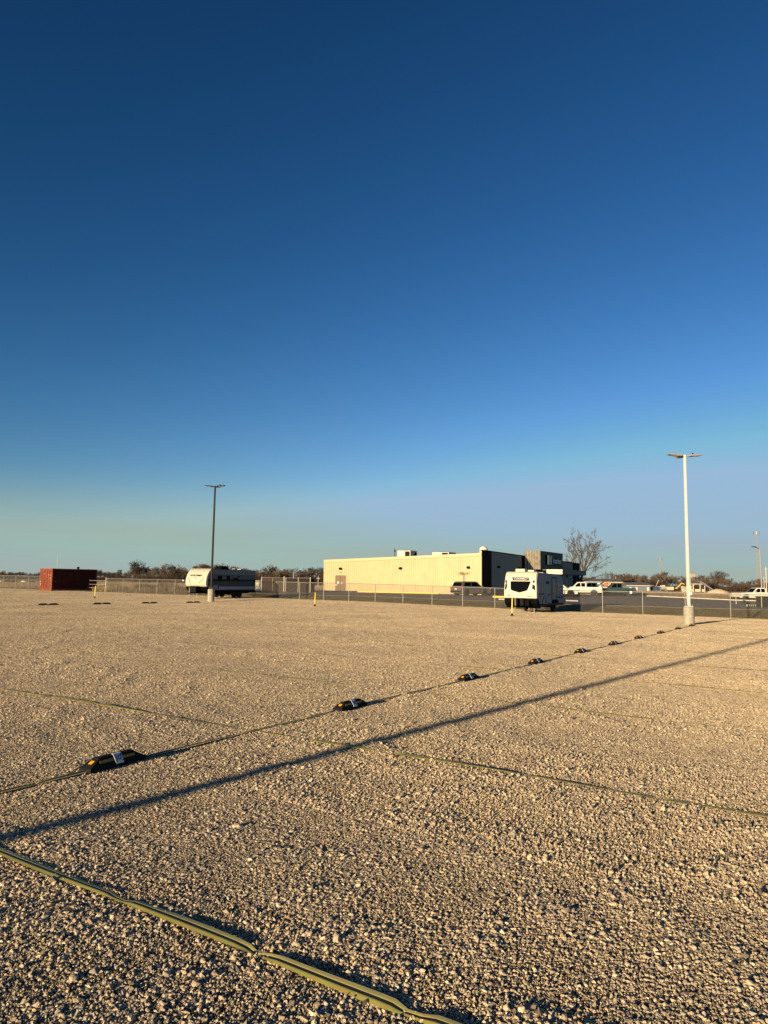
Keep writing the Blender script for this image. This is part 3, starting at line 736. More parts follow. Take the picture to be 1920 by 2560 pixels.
def vehicle(name, label, cat, loc, rz, L_, Wd, paint, kind, wr=.37, group=None, rim=None):
    """local x forward (nose at +x), y left, z up"""
    r = thing(name, label, cat, loc, rz, group)
    zb = .42 if kind == 'pickup' else .3
    xf, xr = L_ * .5 - .9, -L_ * .5 + (1.15 if kind == 'pickup' else .95)
    H = 1.9 if kind == 'pickup' else 1.68
    belt = 1.16 if kind == 'pickup' else 1.02
    if kind == 'pickup':
        top = [(-L_ / 2 + .03, 1.2), (-.62, 1.2), (-.60, 1.2), (1.1, 1.2), (L_ / 2 - .25, 1.13), (L_ / 2 - .03, 1.0)]
    else:
        top = [(-L_ / 2 + .05, .95), (-L_ / 2 + .12, 1.06), (.95, 1.04), (L_ / 2 - .45, .93), (L_ / 2 - .06, .74)]
    low = [(L_ / 2, .5), (L_ / 2 - .06, zb)] + list(reversed(arch_pts(xf, wr, 8, zb))) + list(reversed(arch_pts(xr, wr, 8, zb))) + [(-L_ / 2 + .06, zb), (-L_ / 2, .55)]
    MB().prism(top + low, -Wd / 2, Wd / 2, top_in=.07, zlo=.7, zhi=1.2).build('body', paint, r, bevel=.03)
    # dark inner wheel wells / chassis
    MB().bb(-L_ / 2 + .3, L_ / 2 - .3, -Wd / 2 + .25, Wd / 2 - .25, .2, .6).build('chassis', M['black'], r)
    if kind == 'pickup':
        cab = [(-.78, belt), (-.74, H - .08), (-.6, H), (.35, H), (.55, H - .05), (1.2, belt + .02)]
        wins = [[(-.58, belt + .08), (-.58, H - .13), (-.02, H - .13), (-.02, belt + .08)], [(.08, belt + .08), (.08, H - .13), (.42, H - .13), (.9, belt + .14), (.9, belt + .08)]]
    else:
        cab = [(-L_ / 2 + .14, belt), (-L_ / 2 + .42, H - .12), (-L_ / 2 + .65, H - .02), (.1, H), (.35, H - .05), (1.05, belt)]
        wins = [[(-L_ / 2 + .5, belt + .08), (-L_ / 2 + .72, H - .14), (-.75, H - .12), (-.75, belt + .08)], [(-.66, belt + .08), (-.66, H - .12), (.12, H - .12), (.75, belt + .08)]]
    MB().prism(cab, -Wd / 2 + .07, Wd / 2 - .07, top_in=.14, zlo=belt, zhi=H).build('cab', paint, r, bevel=.03)
    for s in (-1, 1):
        for wq in wins:
            def yy(z): return s * (Wd / 2 - .07 - .14 * (z - belt) / (H - belt) + .006)
            n = len(wq)
            V = [(x, yy(z), z) for x, z in wq] + [(x, yy(z) - s * .01, z) for x, z in wq]
            MB().add(V, [tuple(range(n)), tuple(range(2 * n - 1, n - 1, -1))] + [(i, (i + 1) % n, n + (i + 1) % n, n + i) for i in range(n)]).build('side_window', M['glass'], r)
        dh = MB(); 
        for x in ((-.5, .15) if kind == 'pickup' else (-.8, .0)): dh.bb(x, x + .16, s * (Wd / 2 + .008) - .012, s * (Wd / 2 + .008) + .012, belt - .14, belt - .11)
        dh.build_each('door_handle', M['black'], r)
        MB().bb(.78, .9, s * (Wd / 2 + .1) - .1, s * (Wd / 2 + .1) + .1, belt, belt + .17).build('mirror', paint, r)
        MB().bb(-L_ / 2 - .006, -L_ / 2 + .1, s * (Wd / 2 - .12) - .1, s * (Wd / 2 - .12) + .1, .78, 1.08).build('tail_light', M['red'], r)
        MB().bb(L_ / 2 - .12, L_ / 2 + .0, s * (Wd / 2 - .2) - .14, s * (Wd / 2 - .2) + .14, .72, .88).build('headlight', M['plate'], r)
        for x in (xf, xr): wheel(r, x, s * (Wd / 2 - .14), wr, .24, s, rim or M['alloy'])
    # windscreen, rear glass
    def slab(p, q, wy0, wy1, name, m):
        d = Vector((q[0] - p[0], 0, q[1] - p[1])); n = Vector((d.z, 0, -d.x)).normalized() * .008
        V = [Vector((p[0], -wy0, p[1])) + n, Vector((p[0], wy0, p[1])) + n, Vector((q[0], wy1, q[1])) + n, Vector((q[0], -wy1, q[1])) + n]
        V += [a - n * 1.5 for a in V]
        MB().add(V, [(0, 1, 2, 3), (7, 6, 5, 4), (0, 4, 5, 1), (1, 5, 6, 2), (2, 6, 7, 3), (3, 7, 4, 0)]).build(name, m, r)
    f = cab[-1], cab[-2]
    slab((f[0][0] - .06 * 1, f[0][1] + .06), (f[1][0] + .06, f[1][1] - .06), Wd / 2 - .18, Wd / 2 - .28, 'windscreen', M['glass'])
    slab((cab[1][0] - .004 + (.0 if kind == 'pickup' else -.06), cab[1][1] - .04), (cab[0][0] + (.0 if kind == 'pickup' else .06), cab[0][1] + .1), Wd / 2 - .3, Wd / 2 - .2, 'rear_window', M['glass'])
    MB().bb(-L_ / 2 - .05, -L_ / 2 + .04, -Wd / 2 + .05, Wd / 2 - .05, .42, .6).build('bumper', M['galv'] if kind == 'pickup' else M['black'], r, bevel=.02)
    MB().bb(L_ / 2 - .06, L_ / 2 + .06, -Wd / 2 + .08, Wd / 2 - .08, .4, .62).build('bumper', M['black'], r, bevel=.02)
    MB().bb(-L_ / 2 - .008, -L_ / 2 + .02, -.17, .17, .72, .87).build('licence_plate', M['plate'], r)
    return r

def ploc(px, Y, dz=0):
    x, y = at(px, Y); u, t = UT(x, y)
    z = z_asph(u, t) if 60 < u < 113 and t > -66 else gz(x, y)
    return (x, y, z + dz)

# SUV near the building corner, nose away to the right
vehicle('parked_suv', 'grey bronze SUV parked by the corner of the cream building, seen from behind', 'car', ploc(1177, 84), rad(36), 4.75, 1.9, M['carbronze'], 'suv', wr=.38)
# row of vehicles right of the trailer
vehicle('parked_suv', 'white car with a black roof, half hidden behind the white trailer', 'car', ploc(1398, 94), rad(-12), 4.7, 1.9, M['carwhite'], 'suv', wr=.4)
vehicle('pickup_truck', 'white pickup truck facing left, parked below the bare tree', 'truck', ploc(1452, 104), rad(168), 5.9, 2.0, M['carwhite'], 'pickup', wr=.41)
vehicle('pickup_truck', 'white pickup tail showing between the other white pickup and the dark green one', 'truck', ploc(1481, 114), rad(160), 5.8, 2.0, M['carwhite'], 'pickup', wr=.41)
vehicle('pickup_truck', 'dark green pickup truck facing left behind the fence', 'truck', ploc(1541, 106), rad(172), 5.4, 1.95, M['cargreen'], 'pickup', wr=.4)
vehicle('pickup_truck', 'white crew cab pickup at the right edge of the photo', 'truck', ploc(1895, 104), rad(180), 6.3, 2.05, M['carwhite'], 'pickup', wr=.43)

# ================================================================== TRAILERS
def ngon_on(face_x, pts, name, m, parent, th=.012, bevel=0):       # pts (y,z), placed on a front face whose x depends on z
    n = len(pts)
    V = [(face_x(z) - th, y, z) for y, z in pts] + [(face_x(z) + .01, y, z) for y, z in pts]
    return MB().add(V, [tuple(range(n)), tuple(range(2 * n - 1, n - 1, -1))] + [(i, (i + 1) % n, n + (i + 1) % n, n + i) for i in range(n)]).build(name, m, parent)

def side_panel(x0, x1, z0, z1, w, name, m, parent, th=.01, pts=None):
    pts = pts or [(x0, z0), (x1, z0), (x1, z1), (x0, z1)]
    n = len(pts); y = -w / 2
    V = [(x, y - th, z) for x, z in pts] + [(x, y + .005, z) for x, z in pts]
    return MB().add(V, [tuple(range(n)), tuple(range(2 * n - 1, n - 1, -1))] + [(i, (i + 1) % n, n + (i + 1) % n, n + i) for i in range(n)]).build(name, m, parent)

def trailer_right():
    w, L_ = 2.32, 5.9
    X0, Y0 = 8.5, 50.0
    cx, cy = X0 + VX * w / 2, Y0 + VY * w / 2
    zg = z_lot(cx + UX * 4, cy + UY * 4)
    r = thing('travel_trailer', 'white fronted travel trailer with a black front window and the word CONNECT', 'trailer', (cx, cy, zg + .03), ROWANG)
    body = [(.2, .62), (.12, 1.0), (.14, 1.9), (.26, 2.6), (.42, 2.76), (4.9, 2.70), (5.5, 2.52), (5.86, 2.3), (5.9, .55), (.35, .55)]
    MB().prism(body, -w / 2, w / 2).build('body', M['trailer_grey'], r, bevel=.03)
    cap = [(.0, .98), (-.01, 1.45), (.04, 2.0), (.14, 2.5), (.26, 2.73), (.42, 2.80), (.62, 2.81), (.5, 2.2), (.38, 1.4), (.36, .98)]
    MB().prism(cap, -w / 2 - .025, w / 2 + .025, top_in=.07, zlo=1.6, zhi=2.8).build('front_cap', M['white'], r, bevel=.04)
    skirt = [(.02, .96), (.36, .96), (.9, .3), (.55, .3), (.1, .62)]
    MB().prism(skirt, -w / 2 - .02, w / 2 + .02).build('front_skirt', M['black'], r, bevel=.02)
    def fx(z):
        P = [(.98, .0), (1.45, -.01), (2.0, .04), (2.5, .14), (2.73, .26)]
        for (a, b), (c, d) in zip(P[:-1], P[1:]):
            if z <= c: return b + (d - b) * (z - a) / (c - a)
        return P[-1][1]
    # y runs to the left seen from the front being +y -> image left
    win = [(.62, 2.14), (.68, 2.10), (.66, 1.62), (.58, 1.50), (.05, 1.36), (-.45, 1.5), (-.52, 1.58), (-.70, 2.08), (-.66, 2.14)]
    ngon_on(fx, [(y * 1.06, z * 1.0) for y, z in win], 'window_frame', M['black'], r, th=.010)
    wf = ngon_on(fx, [(y * .98, 1.77 + (z - 1.77) * .95) for y, z in win], 'front_window', M['glass'], r, th=.016)
    ngon_on(fx, [(1.0, 2.22), (1.1, 2.2), (1.12, 1.5), (1.0, 1.62), (.96, 1.8)], 'side_glazing', M['dkgrey'], r)
    ngon_on(fx, [(-.9, 2.2), (-1.02, 2.22), (-1.1, 1.5), (-.86, 1.66)], 'side_glazing', M['dkgrey'], r)
    ngon_on(fx, [(.95, 1.1), (.85, 1.16), (.6, 1.11)], 'decal', M['midgrey'], r); ngon_on(fx, [(-.35, 1.08), (-.7, 1.14), (-.85, 1.1)], 'decal', M['midgrey'], r)
    pn = ngon_on(fx, [(.62, 2.41), (.56, 2.2), (-.64, 2.2), (-.56, 2.41)], 'name_panel', M['ink'], r)
    m = frame_mtx((fx(2.305) - .024, -.02, 2.305), (0, -1, 0), (fx(2.4) - fx(2.2), 0, .2))
    text_obj('CONNECT', .17, M['sign_white'], pn, m, 'lettering', bold=.001, sx=1.22, shear=.15)
    # side (image right = -y side)
    d = side_panel(3.25, 4.15, .62, 2.35, w, 'door', M['trailer_grey'], r, th=.012)
    fr = MB(); 
    for (a, b, c, e) in ((3.2, 3.25, .6, 2.4), (4.15, 4.2, .6, 2.4), (3.2, 4.2, 2.4, 2.46)): fr.bb(a, b, -w / 2 - .02, -w / 2 + .002, c, e)
    fr.build('door_frame', M['black'], r)
    q = side_panel(3.42, 3.98, 1.25, 2.1, w + .026, 'door_window', M['amberglass'], r, th=.008); q.parent = d
    side_panel(1.05, 1.5, 1.4, 2.05, w, 'side_window', M['amberglass'], r); side_panel(4.55, 4.95, 1.4, 2.05, w, 'side_window', M['amberglass'], r)
    side_panel(.35, .95, .72, 1.15, w, 'storage_hatch', M['midgrey'], r, th=.006)
    side_panel(.39, .91, .76, 1.11, w + .014, 'storage_hatch_lid', M['trailer_grey'], r, th=.006)
    side_panel(.15, 1.6, 1.24, 1.32, w, 'decal', M['midgrey'], r, th=.004)
    side_panel(0, 0, 0, 0, w, 'decal', M['midgrey'], r, th=.004, pts=[(1.0, .6), (1.15, .6), (1.75, 1.2), (1.6, 1.2)])
    side_panel(0, 0, 0, 0, w, 'decal', M['midgrey'], r, th=.004, pts=[(2.2, .95), (2.6, 1.2), (3.1, 1.25), (3.1, 1.3), (2.5, 1.28)])
    side_panel(4.25, 5.85, .98, 1.06, w, 'decal', M['midgrey'], r, th=.004)
    side_panel(2.0, 2.7, 1.98, 2.16, w, 'decal', M['midgrey'], r, th=.004)
    side_panel(1.85, 2.05, .66, .84, w, 'service_port', M['black'], r); side_panel(1.85, 2.05, .92, 1.0, w, 'service_port', M['black'], r)
    side_panel(.3, 5.88, .45, .6, w, 'skirt', M['midgrey'], r, th=.006)
    # roof kit
    a = MB().bb(.9, 1.75, .0, .7, 2.72, 3.02).build('air_conditioner', M['white'], r, bevel=.05)
    MB().bb(1.1, 1.6, -.6, -.15, 2.72, 2.95).build('roof_vent', M['white'], r, bevel=.05)
    MB().bb(3.3, 3.8, -.5, .1, 2.7, 2.82).build('roof_vent', M['white'], r, bevel=.03)
    fd = MB().prism([(3.3, .72), (3.42, .86), (4.2, .86), (4.34, .72), (4.34, .62), (3.3, .62)], -w / 2 - .12, -w / 2 + .01)
    fd.build('fender', M['black'], r)
    for s in (-1, 1):
        for x in (3.8,): wheel(r, x, s * (w / 2 - .12), .34, .2, s, M['steel'])
    MB().bb(.6, 5.6, -.6, -.5, .38, .55).bb(.6, 5.6, .5, .6, .38, .55).bb(3.75, 3.85, -1.0, 1.0, .3, .4).build('chassis', M['black'], r)
    tg = MB().tube((.9, .7, .46), (-1.05, 0, .46), .05, n=4).tube((.9, -.7, .46), (-1.05, 0, .46), .05, n=4)
    tg.build('tow_frame', M['black'], r)
    MB().tube((-.8, .05, .0), (-.8, .05, 1.0), .035, n=8).bb(-.88, -.72, -.03, .13, -.0, .02).build('jack', M['galv'], r)
    MB().lathe((-.28, -.25, .5), [(.15, 0), (.16, .1), (.16, .42), (.1, .5)], 14).build('gas_bottle', M['dkgrey'], r, smooth=False)
    MB().lathe((-.28, .12, .5), [(.15, 0), (.16, .1), (.16, .42), (.1, .5)], 14).build('gas_bottle', M['dkgrey'], r, smooth=False)
    MB().bb(-.2, .15, -.72, -.42, .45, .85).build('battery_box', M['black'], r, bevel=.03)
    for x in (.7, 5.3):
        for s in (-1, 1):
            MB().tube((x, s * .75, .42), (x, s * .75, .0), .028, n=6).bb(x - .1, x + .1, s * .75 - .1, s * .75 + .1, 0, .02).build('stabiliser', M['galv'], r)
    st = MB().bb(4.3, 5.0, -w / 2 - .35, -w / 2 - .02, .36, .39).build('folding_step', M['black'], r)
    return r
trailer_right()

def trailer_left():
    w, L_, psi = 2.44, 7.9, rad(26)
    X0, Y0 = -.2761 * 69, 69.0
    ux, uy = math.sin(psi), math.cos(psi); vx, vy = uy, -ux
    cx, cy = X0 + vx * w / 2, Y0 + vy * w / 2
    z0 = z_lot(cx + ux * 5, cy + uy * 5)
    k = .935; cx *= k; cy *= k
    r = thing('travel_trailer', 'cream fronted travel trailer with grey and black striped side, behind the dark lamp post', 'trailer', (cx, cy, z_lot(cx + ux * 5, cy + uy * 5) + .02), math.atan2(uy, ux))
    r.scale = (k, k, k)
    roof = 2.84
    fc = [(.12, 1.12), (.0, 1.3), (-.02, 1.6), (.06, 1.95), (.2, 2.28), (.42, 2.58), (.7, 2.78), (1.0, roof + .02), (1.25, roof + .03)]
    body = [(.3, .95), (.16, 1.3), (.14, 1.6), (.2, 1.95), (.34, 2.28), (.56, 2.56), (.8, 2.72), (1.1, roof), (L_ - .15, roof - .06), (L_, roof - .2), (L_, .62), (.75, .62)]
    MB().prism(body, -w / 2, w / 2).build('body', M['banded'], r, bevel=.02)
    MB().prism(fc + [(1.0, roof - .1), (.7, 2.6), (.45, 2.3), (.3, 1.9), (.28, 1.12)], -w / 2 - .03, w / 2 + .03).build('front_cap', M['white'], r, bevel=.03)
    MB().prism([(.02, 1.1), (.4, 1.1), (1.1, .5), (.75, .5), (.2, .78)], -w / 2 - .02, w / 2 + .02).build('front_skirt', M['black'], r, bevel=.02)
    P = [(1.12, .12), (1.3, 0), (1.6, -.02), (1.95, .06), (2.28, .2), (2.58, .42)]
    def fx(z):
        for (a, b), (c, d) in zip(P[:-1], P[1:]):
            if z <= c: return b + (d - b) * (z - a) / (c - a)
        return .42
    m = frame_mtx((fx(2.16) - .014, .1, 2.16), (0, -1, 0), (fx(2.27) - fx(2.05), 0, .22))
    text_obj('SPORTSMEN', .23, M['ink'], r, m, 'lettering', bold=.008, sx=1.12, shear=.2)
    m = frame_mtx((fx(1.93) - .014, .1, 1.93), (0, -1, 0), (fx(2.0) - fx(1.87), 0, .13))
    text_obj('CLASSIC', .09, M['midgrey'], r, m, 'lettering', bold=.001, sx=1.1)
    def diag(y0, z0, y1, z1, t=.03):
        n = 6; A = []; B = []
        for i in range(n + 1):
            y = y0 + (y1 - y0) * i / n; z = z0 + (z1 - z0) * i / n
            A.append((fx(z) - .012, y - t, z)); B.append((fx(z) - .012, y + t, z))
        V = A + B; MB().add(V, [(i, i + 1, n + 2 + i, n + 1 + i) for i in range(n)]).build('decal', M['ink'], r)
    diag(.98, 1.95, .62, 1.42); diag(-.95, 1.95, -.38, 1.42)
    ngon_on(fx, [(1.1, 1.22), (.88, 1.22), (.88, 1.28), (1.1, 1.28)], 'decal', M['yellow'], r)
    side_panel(1.75, 2.4, 1.68, 2.2, w, 'side_window', M['glass'], r); side_panel(3.1, 3.6, 1.75, 2.2, w, 'side_window', M['glass'], r)
    side_panel(4.1, 5.0, 1.78, 1.98, w, 'side_window', M['glass'], r); side_panel(4.85, 5.1, 2.05, 2.2, w, 'service_vent', M['black'], r)
    side_panel(1.15, 1.7, .84, 1.26, w, 'storage_hatch', M['trailer_grey'], r); side_panel(1.78, 1.93, .9, 1.12, w, 'service_port', M['black'], r)
    side_panel(.9, L_, .52, .7, w, 'skirt', M['black'], r, th=.015)
    MB().prism([(3.25, roof - .05), (3.35, roof + .27), (3.5, roof + .33), (4.3, roof + .3), (4.45, roof + .2), (4.5, roof - .05)], -.35, .45).build('air_conditioner', M['black'], r, bevel=.04)
    MB().bb(5.7, 6.1, -.2, .2, roof - .05, roof + .1).build('roof_vent', M['white'], r, bevel=.03); MB().bb(6.5, 7.0, -.3, .2, roof - .07, roof + .1).build('roof_vent', M['white'], r, bevel=.03)
    for s in (-1, 1):
        for x in (4.5, 5.35): wheel(r, x, s * (w / 2 - .12), .36, .2, s, M['steel'])
    MB().bb(.9, 7.6, -.62, -.5, .42, .62).bb(.9, 7.6, .5, .62, .42, .62).bb(4.45, 4.55, -1, 1, .3, .42).build('chassis', M['black'], r)
    MB().tube((1.0, .75, .5), (-1.1, 0, .5), .05, n=4).tube((1.0, -.75, .5), (-1.1, 0, .5), .05, n=4).build('tow_frame', M['black'], r)
    MB().prism([(-.45, .55), (-.45, 1.02), (-.35, 1.16), (.1, 1.16), (.12, .55)], -.42, .42).build('gas_bottle_cover', M['dkgrey'], r, bevel=.05)
    MB().tube((-.85, 0, 0), (-.85, 0, 1.0), .035, n=8).build('jack', M['galv'], r)
    for x in (1.2, 7.4):
        for s in (-1, 1): MB().tube((x, s * .8, .45), (x, s * .8, .0), .03, n=6).build('stabiliser', M['galv'], r)
    MB().tube((7.9, .75, .45), (7.9, .75, 1.0), .04).build('rear_ladder', M['galv'], r)
    MB().lathe((L_ + .18, .5, 1.02), [(.08, -.14), (.4, -.12), (.44, 0), (.4, .12), (.08, .14)], 20, 'x').build('spare_wheel', M['white'], r)
trailer_left()

# ================================================================== BUILDING
C0 = (12.4, 90.0); CU, CT = UT(*C0)
def building():
    zf = .32
    r = thing('metal_building', 'long low shop building with a sunlit cream metal wall and a shaded grey front', 'building', (C0[0], C0[1], 0), ROWANG)
    # local: x along u (front facade runs +x), y = -v (left wall runs +y)
    Ls, Lf = 24.6, 41.7
    zt0, zt1 = 5.5, 4.72      # side wall top: at the corner, at the far left
    def zt(y): return zt0 + (zt1 - zt0) * y / Ls
    w = MB(); w.add([(0, 0, 0), (0, Ls, 0), (0, Ls, zt1), (0, 0, zt0), (.2, 0, 0), (.2, Ls, 0), (.2, Ls, zt1), (.2, 0, zt0)], [(0, 1, 2, 3), (7, 6, 5, 4), (3, 2, 6, 7), (0, 3, 7, 4), (1, 5, 6, 2)])
    y = .3
    while y < Ls - .1:
        if not (20.5 < y < 22.75):
            w.bb(-.035, .0, y - .03, y + .03, zf - .1, zt(y) - .32)
        else: w.bb(-.035, 0, y - .03, y + .03, 2.75, zt(y) - .32)
        y += .33
    w.build('side_wall', M['cream'], r)
    tr = MB().add([(-.12, -.05, zt0 - .3), (-.12, Ls + .1, zt1 - .3), (-.12, Ls + .1, zt1 + .08), (-.12, -.05, zt0 + .08), (.3, -.05, zt0 - .3), (.3, Ls + .1, zt1 - .3), (.3, Ls + .1, zt1 + .08), (.3, -.05, zt0 + .08)], [(0, 1, 2, 3), (7, 6, 5, 4), (3, 2, 6, 7), (0, 3, 7, 4), (1, 5, 6, 2), (0, 4, 5, 1)])
    tr.bb(-.04, .1, Ls - .02, Ls + .12, 0, zt1 - .3).bb(-.09, .14, -.06, .22, 0, 5.9).build('trim', M['creamtrim'], r)
    # back and roof
    MB().add([(.2, .1, zt0 - .12), (.2, Ls, zt1 - .12), (Lf, Ls, zt1 - .12), (Lf, .1, zt0 - .12)], [(0, 1, 2, 3)]).build('roof', M['galv'], r)
    MB().bb(.2, Lf, Ls - .2, Ls, 0, zt1 - .15).bb(Lf - .2, Lf, .2, Ls - .2, 0, zt1 - .15).build('rear_wall', M['cream'], r)
    def pz(x): return 5.9 - .0125 * x
    # front facade pieces (y slightly negative faces the road)
    def fpiece(x0, x1, m, name, z0=0, off=0, ribs=False):
        f = MB().add([(x0, -off, z0), (x1, -off, z0), (x1, -off, pz(x1)), (x0, -off, pz(x0)), (x0, .2, z0), (x1, .2, z0), (x1, .2, pz(x1)), (x0, .2, pz(x0))], [(0, 1, 2, 3), (7, 6, 5, 4), (3, 2, 6, 7), (0, 3, 7, 4), (1, 5, 6, 2), (0, 4, 5, 1)])
        if ribs:
            x = x0 + .15
            while x < x1: f.bb(x - .03, x + .03, -off - .03, -off, z0 + .02, pz(x) - .06); x += .33
        return f.build(name, m, r)
    fpiece(.15, 3.0, M['bbrown'], 'brown_panel', off=.1)
    fpiece(3.0, 13.9, M['bgrey'], 'grey_panel', ribs=True, z0=.9)
    fpiece(3.0, 13.9, M['bbrown'], 'base_panel', off=.12).scale = (1, 1, .15)
    fpiece(13.9, 15.4, M['bbrown'], 'brown_panel', off=.05)
    fpiece(15.4, 26, M['bbrown'], 'entrance_wall', off=.0)
    fpiece(26, 38.0, M['bgrey'], 'grey_panel', ribs=True)
    fpiece(38.0, 41.7, M['bbrown'], 'brown_panel', off=.1)
    cp = MB().add([(.1, -.16, pz(0)), (41.8, -.16, pz(41.8)), (41.8, .26, pz(41.8)), (.1, .26, pz(0)), (.1, -.16, pz(0) + .1), (41.8, -.16, pz(41.8) + .1), (41.8, .26, pz(41.8) + .1), (.1, .26, pz(0) + .1)], [(0, 3, 2, 1), (4, 5, 6, 7), (0, 1, 5, 4), (2, 3, 7, 6), (1, 2, 6, 5), (0, 4, 7, 3)])
    cp.build('coping', M['bbrown'], r)
    # sign box above the entrance
    bx0, bx1, by, z0, z1 = 14.8, 25.1, -2.44, 3.85, 6.5
    MB().bb(bx0 + .1, bx1, by + .04, -.02, z0 + .02, z1).build('sign_box', M['bbox'], r)
    rb = MB(); x = bx0 + .2
    while x < bx1: rb.bb(x - .03, x + .03, by + .01, by + .04, z0, z1 - .02); x += .3
    rb.build('sign_box_rib', M['bbox'], r)
    v = []; f = []; y = by; k = 0
    while y < -.05:
        v += [(bx0 + (.0 if k % 2 else .14), y, z0), (bx0 + (.0 if k % 2 else .14), y, z1)]; k += 1; y += .2
    for i in range(k - 1): f.append((2 * i, 2 * i + 2, 2 * i + 3, 2 * i + 1))
    MB().add(v, f).build('corrugated_end', M['bboxlit'], r)
    # the sign: pale green tile and letters
    MB().bb(17.2, 19.1, by - .3, by + .0, 4.6, 5.95).build('sign_tile_box', M['black'], r)
    st = MB().bb(17.25, 19.05, by - .33, by - .3, 4.62, 5.93).build('sign_tile', M['sign_face'], r)
    MB().bb(17.5, 18.8, by - .35, by - .33, 4.9, 5.65).build('sign_tile_panel', M['sign_green'], st)
    text_obj('DG', .75, M['sign_white'], st, frame_mtx((18.15, by - .36, 5.28), (1, 0, 0), (0, 0, 1)), 'lettering', bold=.01, depth=.01)
    for dx, m, dd in ((-.0, M['black'], .12), (0, M['sign_white'], .0)):
        text_obj('market', 1.38 if dd else 1.3, m, r, frame_mtx((21.55, by - (.12 if dd else .26), 5.2), (1, 0, 0), (0, 0, 1)), 'sign_lettering', bold=.035 if dd else .0, depth=.08 if dd else .02, sx=1.0)
    # canopy below
    cn = MB(); cx0, cx1, cy = 15.6, 27.2, -5.4
    cn.bb(cx0 + .05, cx1, cy, -.06, 3.72, 3.85).bb(cx0 + .05, cx1, cy, cy + .12, 3.2, 3.72).bb(cx0 + .05, cx1, cy + .12, -.06, 3.15, 3.2)
    cn.build('canopy', M['bbox'], r)
    ce = MB(); ce.bb(cx0 - .05, cx0 + .05, cy, cy + 2.3, 3.2, 3.3).bb(cx0 - .05, cx0 + .05, cy, cy + 2.3, 3.75, 3.85)
    for q in range(5): ce.bb(cx0 - .05, cx0 + .05, cy + q * .55, cy + q * .55 + .1, 3.3, 3.75)
    ce.bb(cx0 + .06, cx0 + .09, cy + .1, cy + 2.3, 3.3, 3.75)
    ce.build('canopy_end', M['bboxlit'], r)
    for x in (18.5, 24.5): MB().bb(x - .08, x + .08, cy + .2, cy + .36, 0, 3.15).build('canopy_column', M['dkgrey'], r)
    MB().bb(17.2, 23.8, -.06, -.01, .3, 2.9).build('shop_glazing', M['glass'], r)
    # side door
    dz = .42
    DO = 1.65
    d = MB().bb(-.045, -.002, 19.1 + DO, 20.98 + DO, dz, 2.62).build('double_door', M['door_brown'], r)
    MB().bb(-.06, -.046, 20.03 + DO, 20.05 + DO, dz, 2.62).build('seam', M['ink'], d)
    MB().bb(-.055, -.046, 20.35 + DO, 20.62 + DO, 1.4, 1.72).bb(-.055, -.046, 20.75 + DO, 20.9 + DO, 1.15, 1.32).build('notice', M['plate'], d)
    for (yy_, zz_) in ((19.78, 1.62), (19.95, 1.62), (19.78, 1.42), (19.95, 1.42)): pass
    nb = MB()
    for (yy_, zz_) in ((19.78, 1.62), (19.95, 1.62), (19.78, 1.42), (19.95, 1.42)): nb.bb(-.055, -.046, yy_ + DO - .04, yy_ + DO + .04, zz_ - .035, zz_ + .035)
    nb.build_each('sticker', M['plate'], d)
    MB().bb(-.07, -.0, 18.98 + DO, 19.1 + DO, dz - .1, 2.74).bb(-.07, -.0, 20.98 + DO, 21.1 + DO, dz - .1, 2.74).bb(-.07, 0, 19.1 + DO, 20.98 + DO, 2.62, 2.74).build('door_frame', M['creamtrim'], r)
    def pack(x, y, z, a):
        p = MB().prism([(0, -.16), (0, .14), (-.12, .16), (-.34, -.02), (-.3, -.14)], -.17, .17)
        o = p.build('wall_lamp', M['black'], r); o.location = (x, y, z); o.rotation_euler = (0, 0, a)
    pack(-.04, 21.7, 3.55, 0); pack(-.04, 11.8, 3.62, 0); pack(-.04, 1.75, 3.75, 0)
    for x in (5.2, 12.7, 34.5): pack(x, -.06, 3.95, math.pi / 2)
    MB().bb(-.1, -.04, 21.6, 21.75, 2.92, 3.02).build('camera_box', M['black'], r)
    # rooftop kit
    MB().lathe((2.0, -1 + 1.6, 6.05), [(.05, -.35), (.42, -.3), (.55, 0), (.5, .22), (.3, .42), (.05, .52)], 24).build('radome', M['radome'], r, smooth=True)
    return r
bld = building()
def bl_world(x, y): c, s = math.cos(ROWANG), math.sin(ROWANG); return (C0[0] + x * c - y * s, C0[1] + x * s + y * c)
def hvac(px, Y, w, z, h, label):
    x, y = at(px, Y); r = thing('rooftop_unit', label, 'air conditioner', (x, y, z), ROWANG, 'air conditioning units on the cream building roof')
    MB().bb(-w * .5, w * .5, -w * .55, w * .55, 0, h).build('cabinet', M['hvac'], r, bevel=.02)
    MB().bb(-w * .5 - .01, -w * .5, -w * .5, -w * .1, h * .15, h * .9).build('grille', M['dkgrey'], r)
    MB().bb(w * .1, w * .45, -w * .56 - .03, -w * .55, h * .2, h * .8).build('service_panel', M['dkgrey'], r)
    MB().lathe((0, 0, h), [(w * .3, 0), (w * .3, .08)], 16).build('fan_guard', M['dkgrey'], r)
hvac(1017, 101, 1.9, 4.95, 1.25, 'square rooftop air conditioning unit, left of the two on the cream building')
hvac(1110, 99, 2.3, 5.15, .8, 'wide low rooftop air conditioning unit, right of the two on the cream building')
ax, ay = bl_world(4, 15.2); an = thing('roof_mast', 'short dark mast rising above the cream building roof', 'mast', (ax, ay, 4.8), 0)
MB().tube((0, 0, 0), (0, 0, 1.7), .05, n=8).build('mast_tube', M['dkgrey'], an); MB().bb(-.1, .1, -.05, .05, 1.2, 1.5).build('mast_head', M['dkgrey'], an)

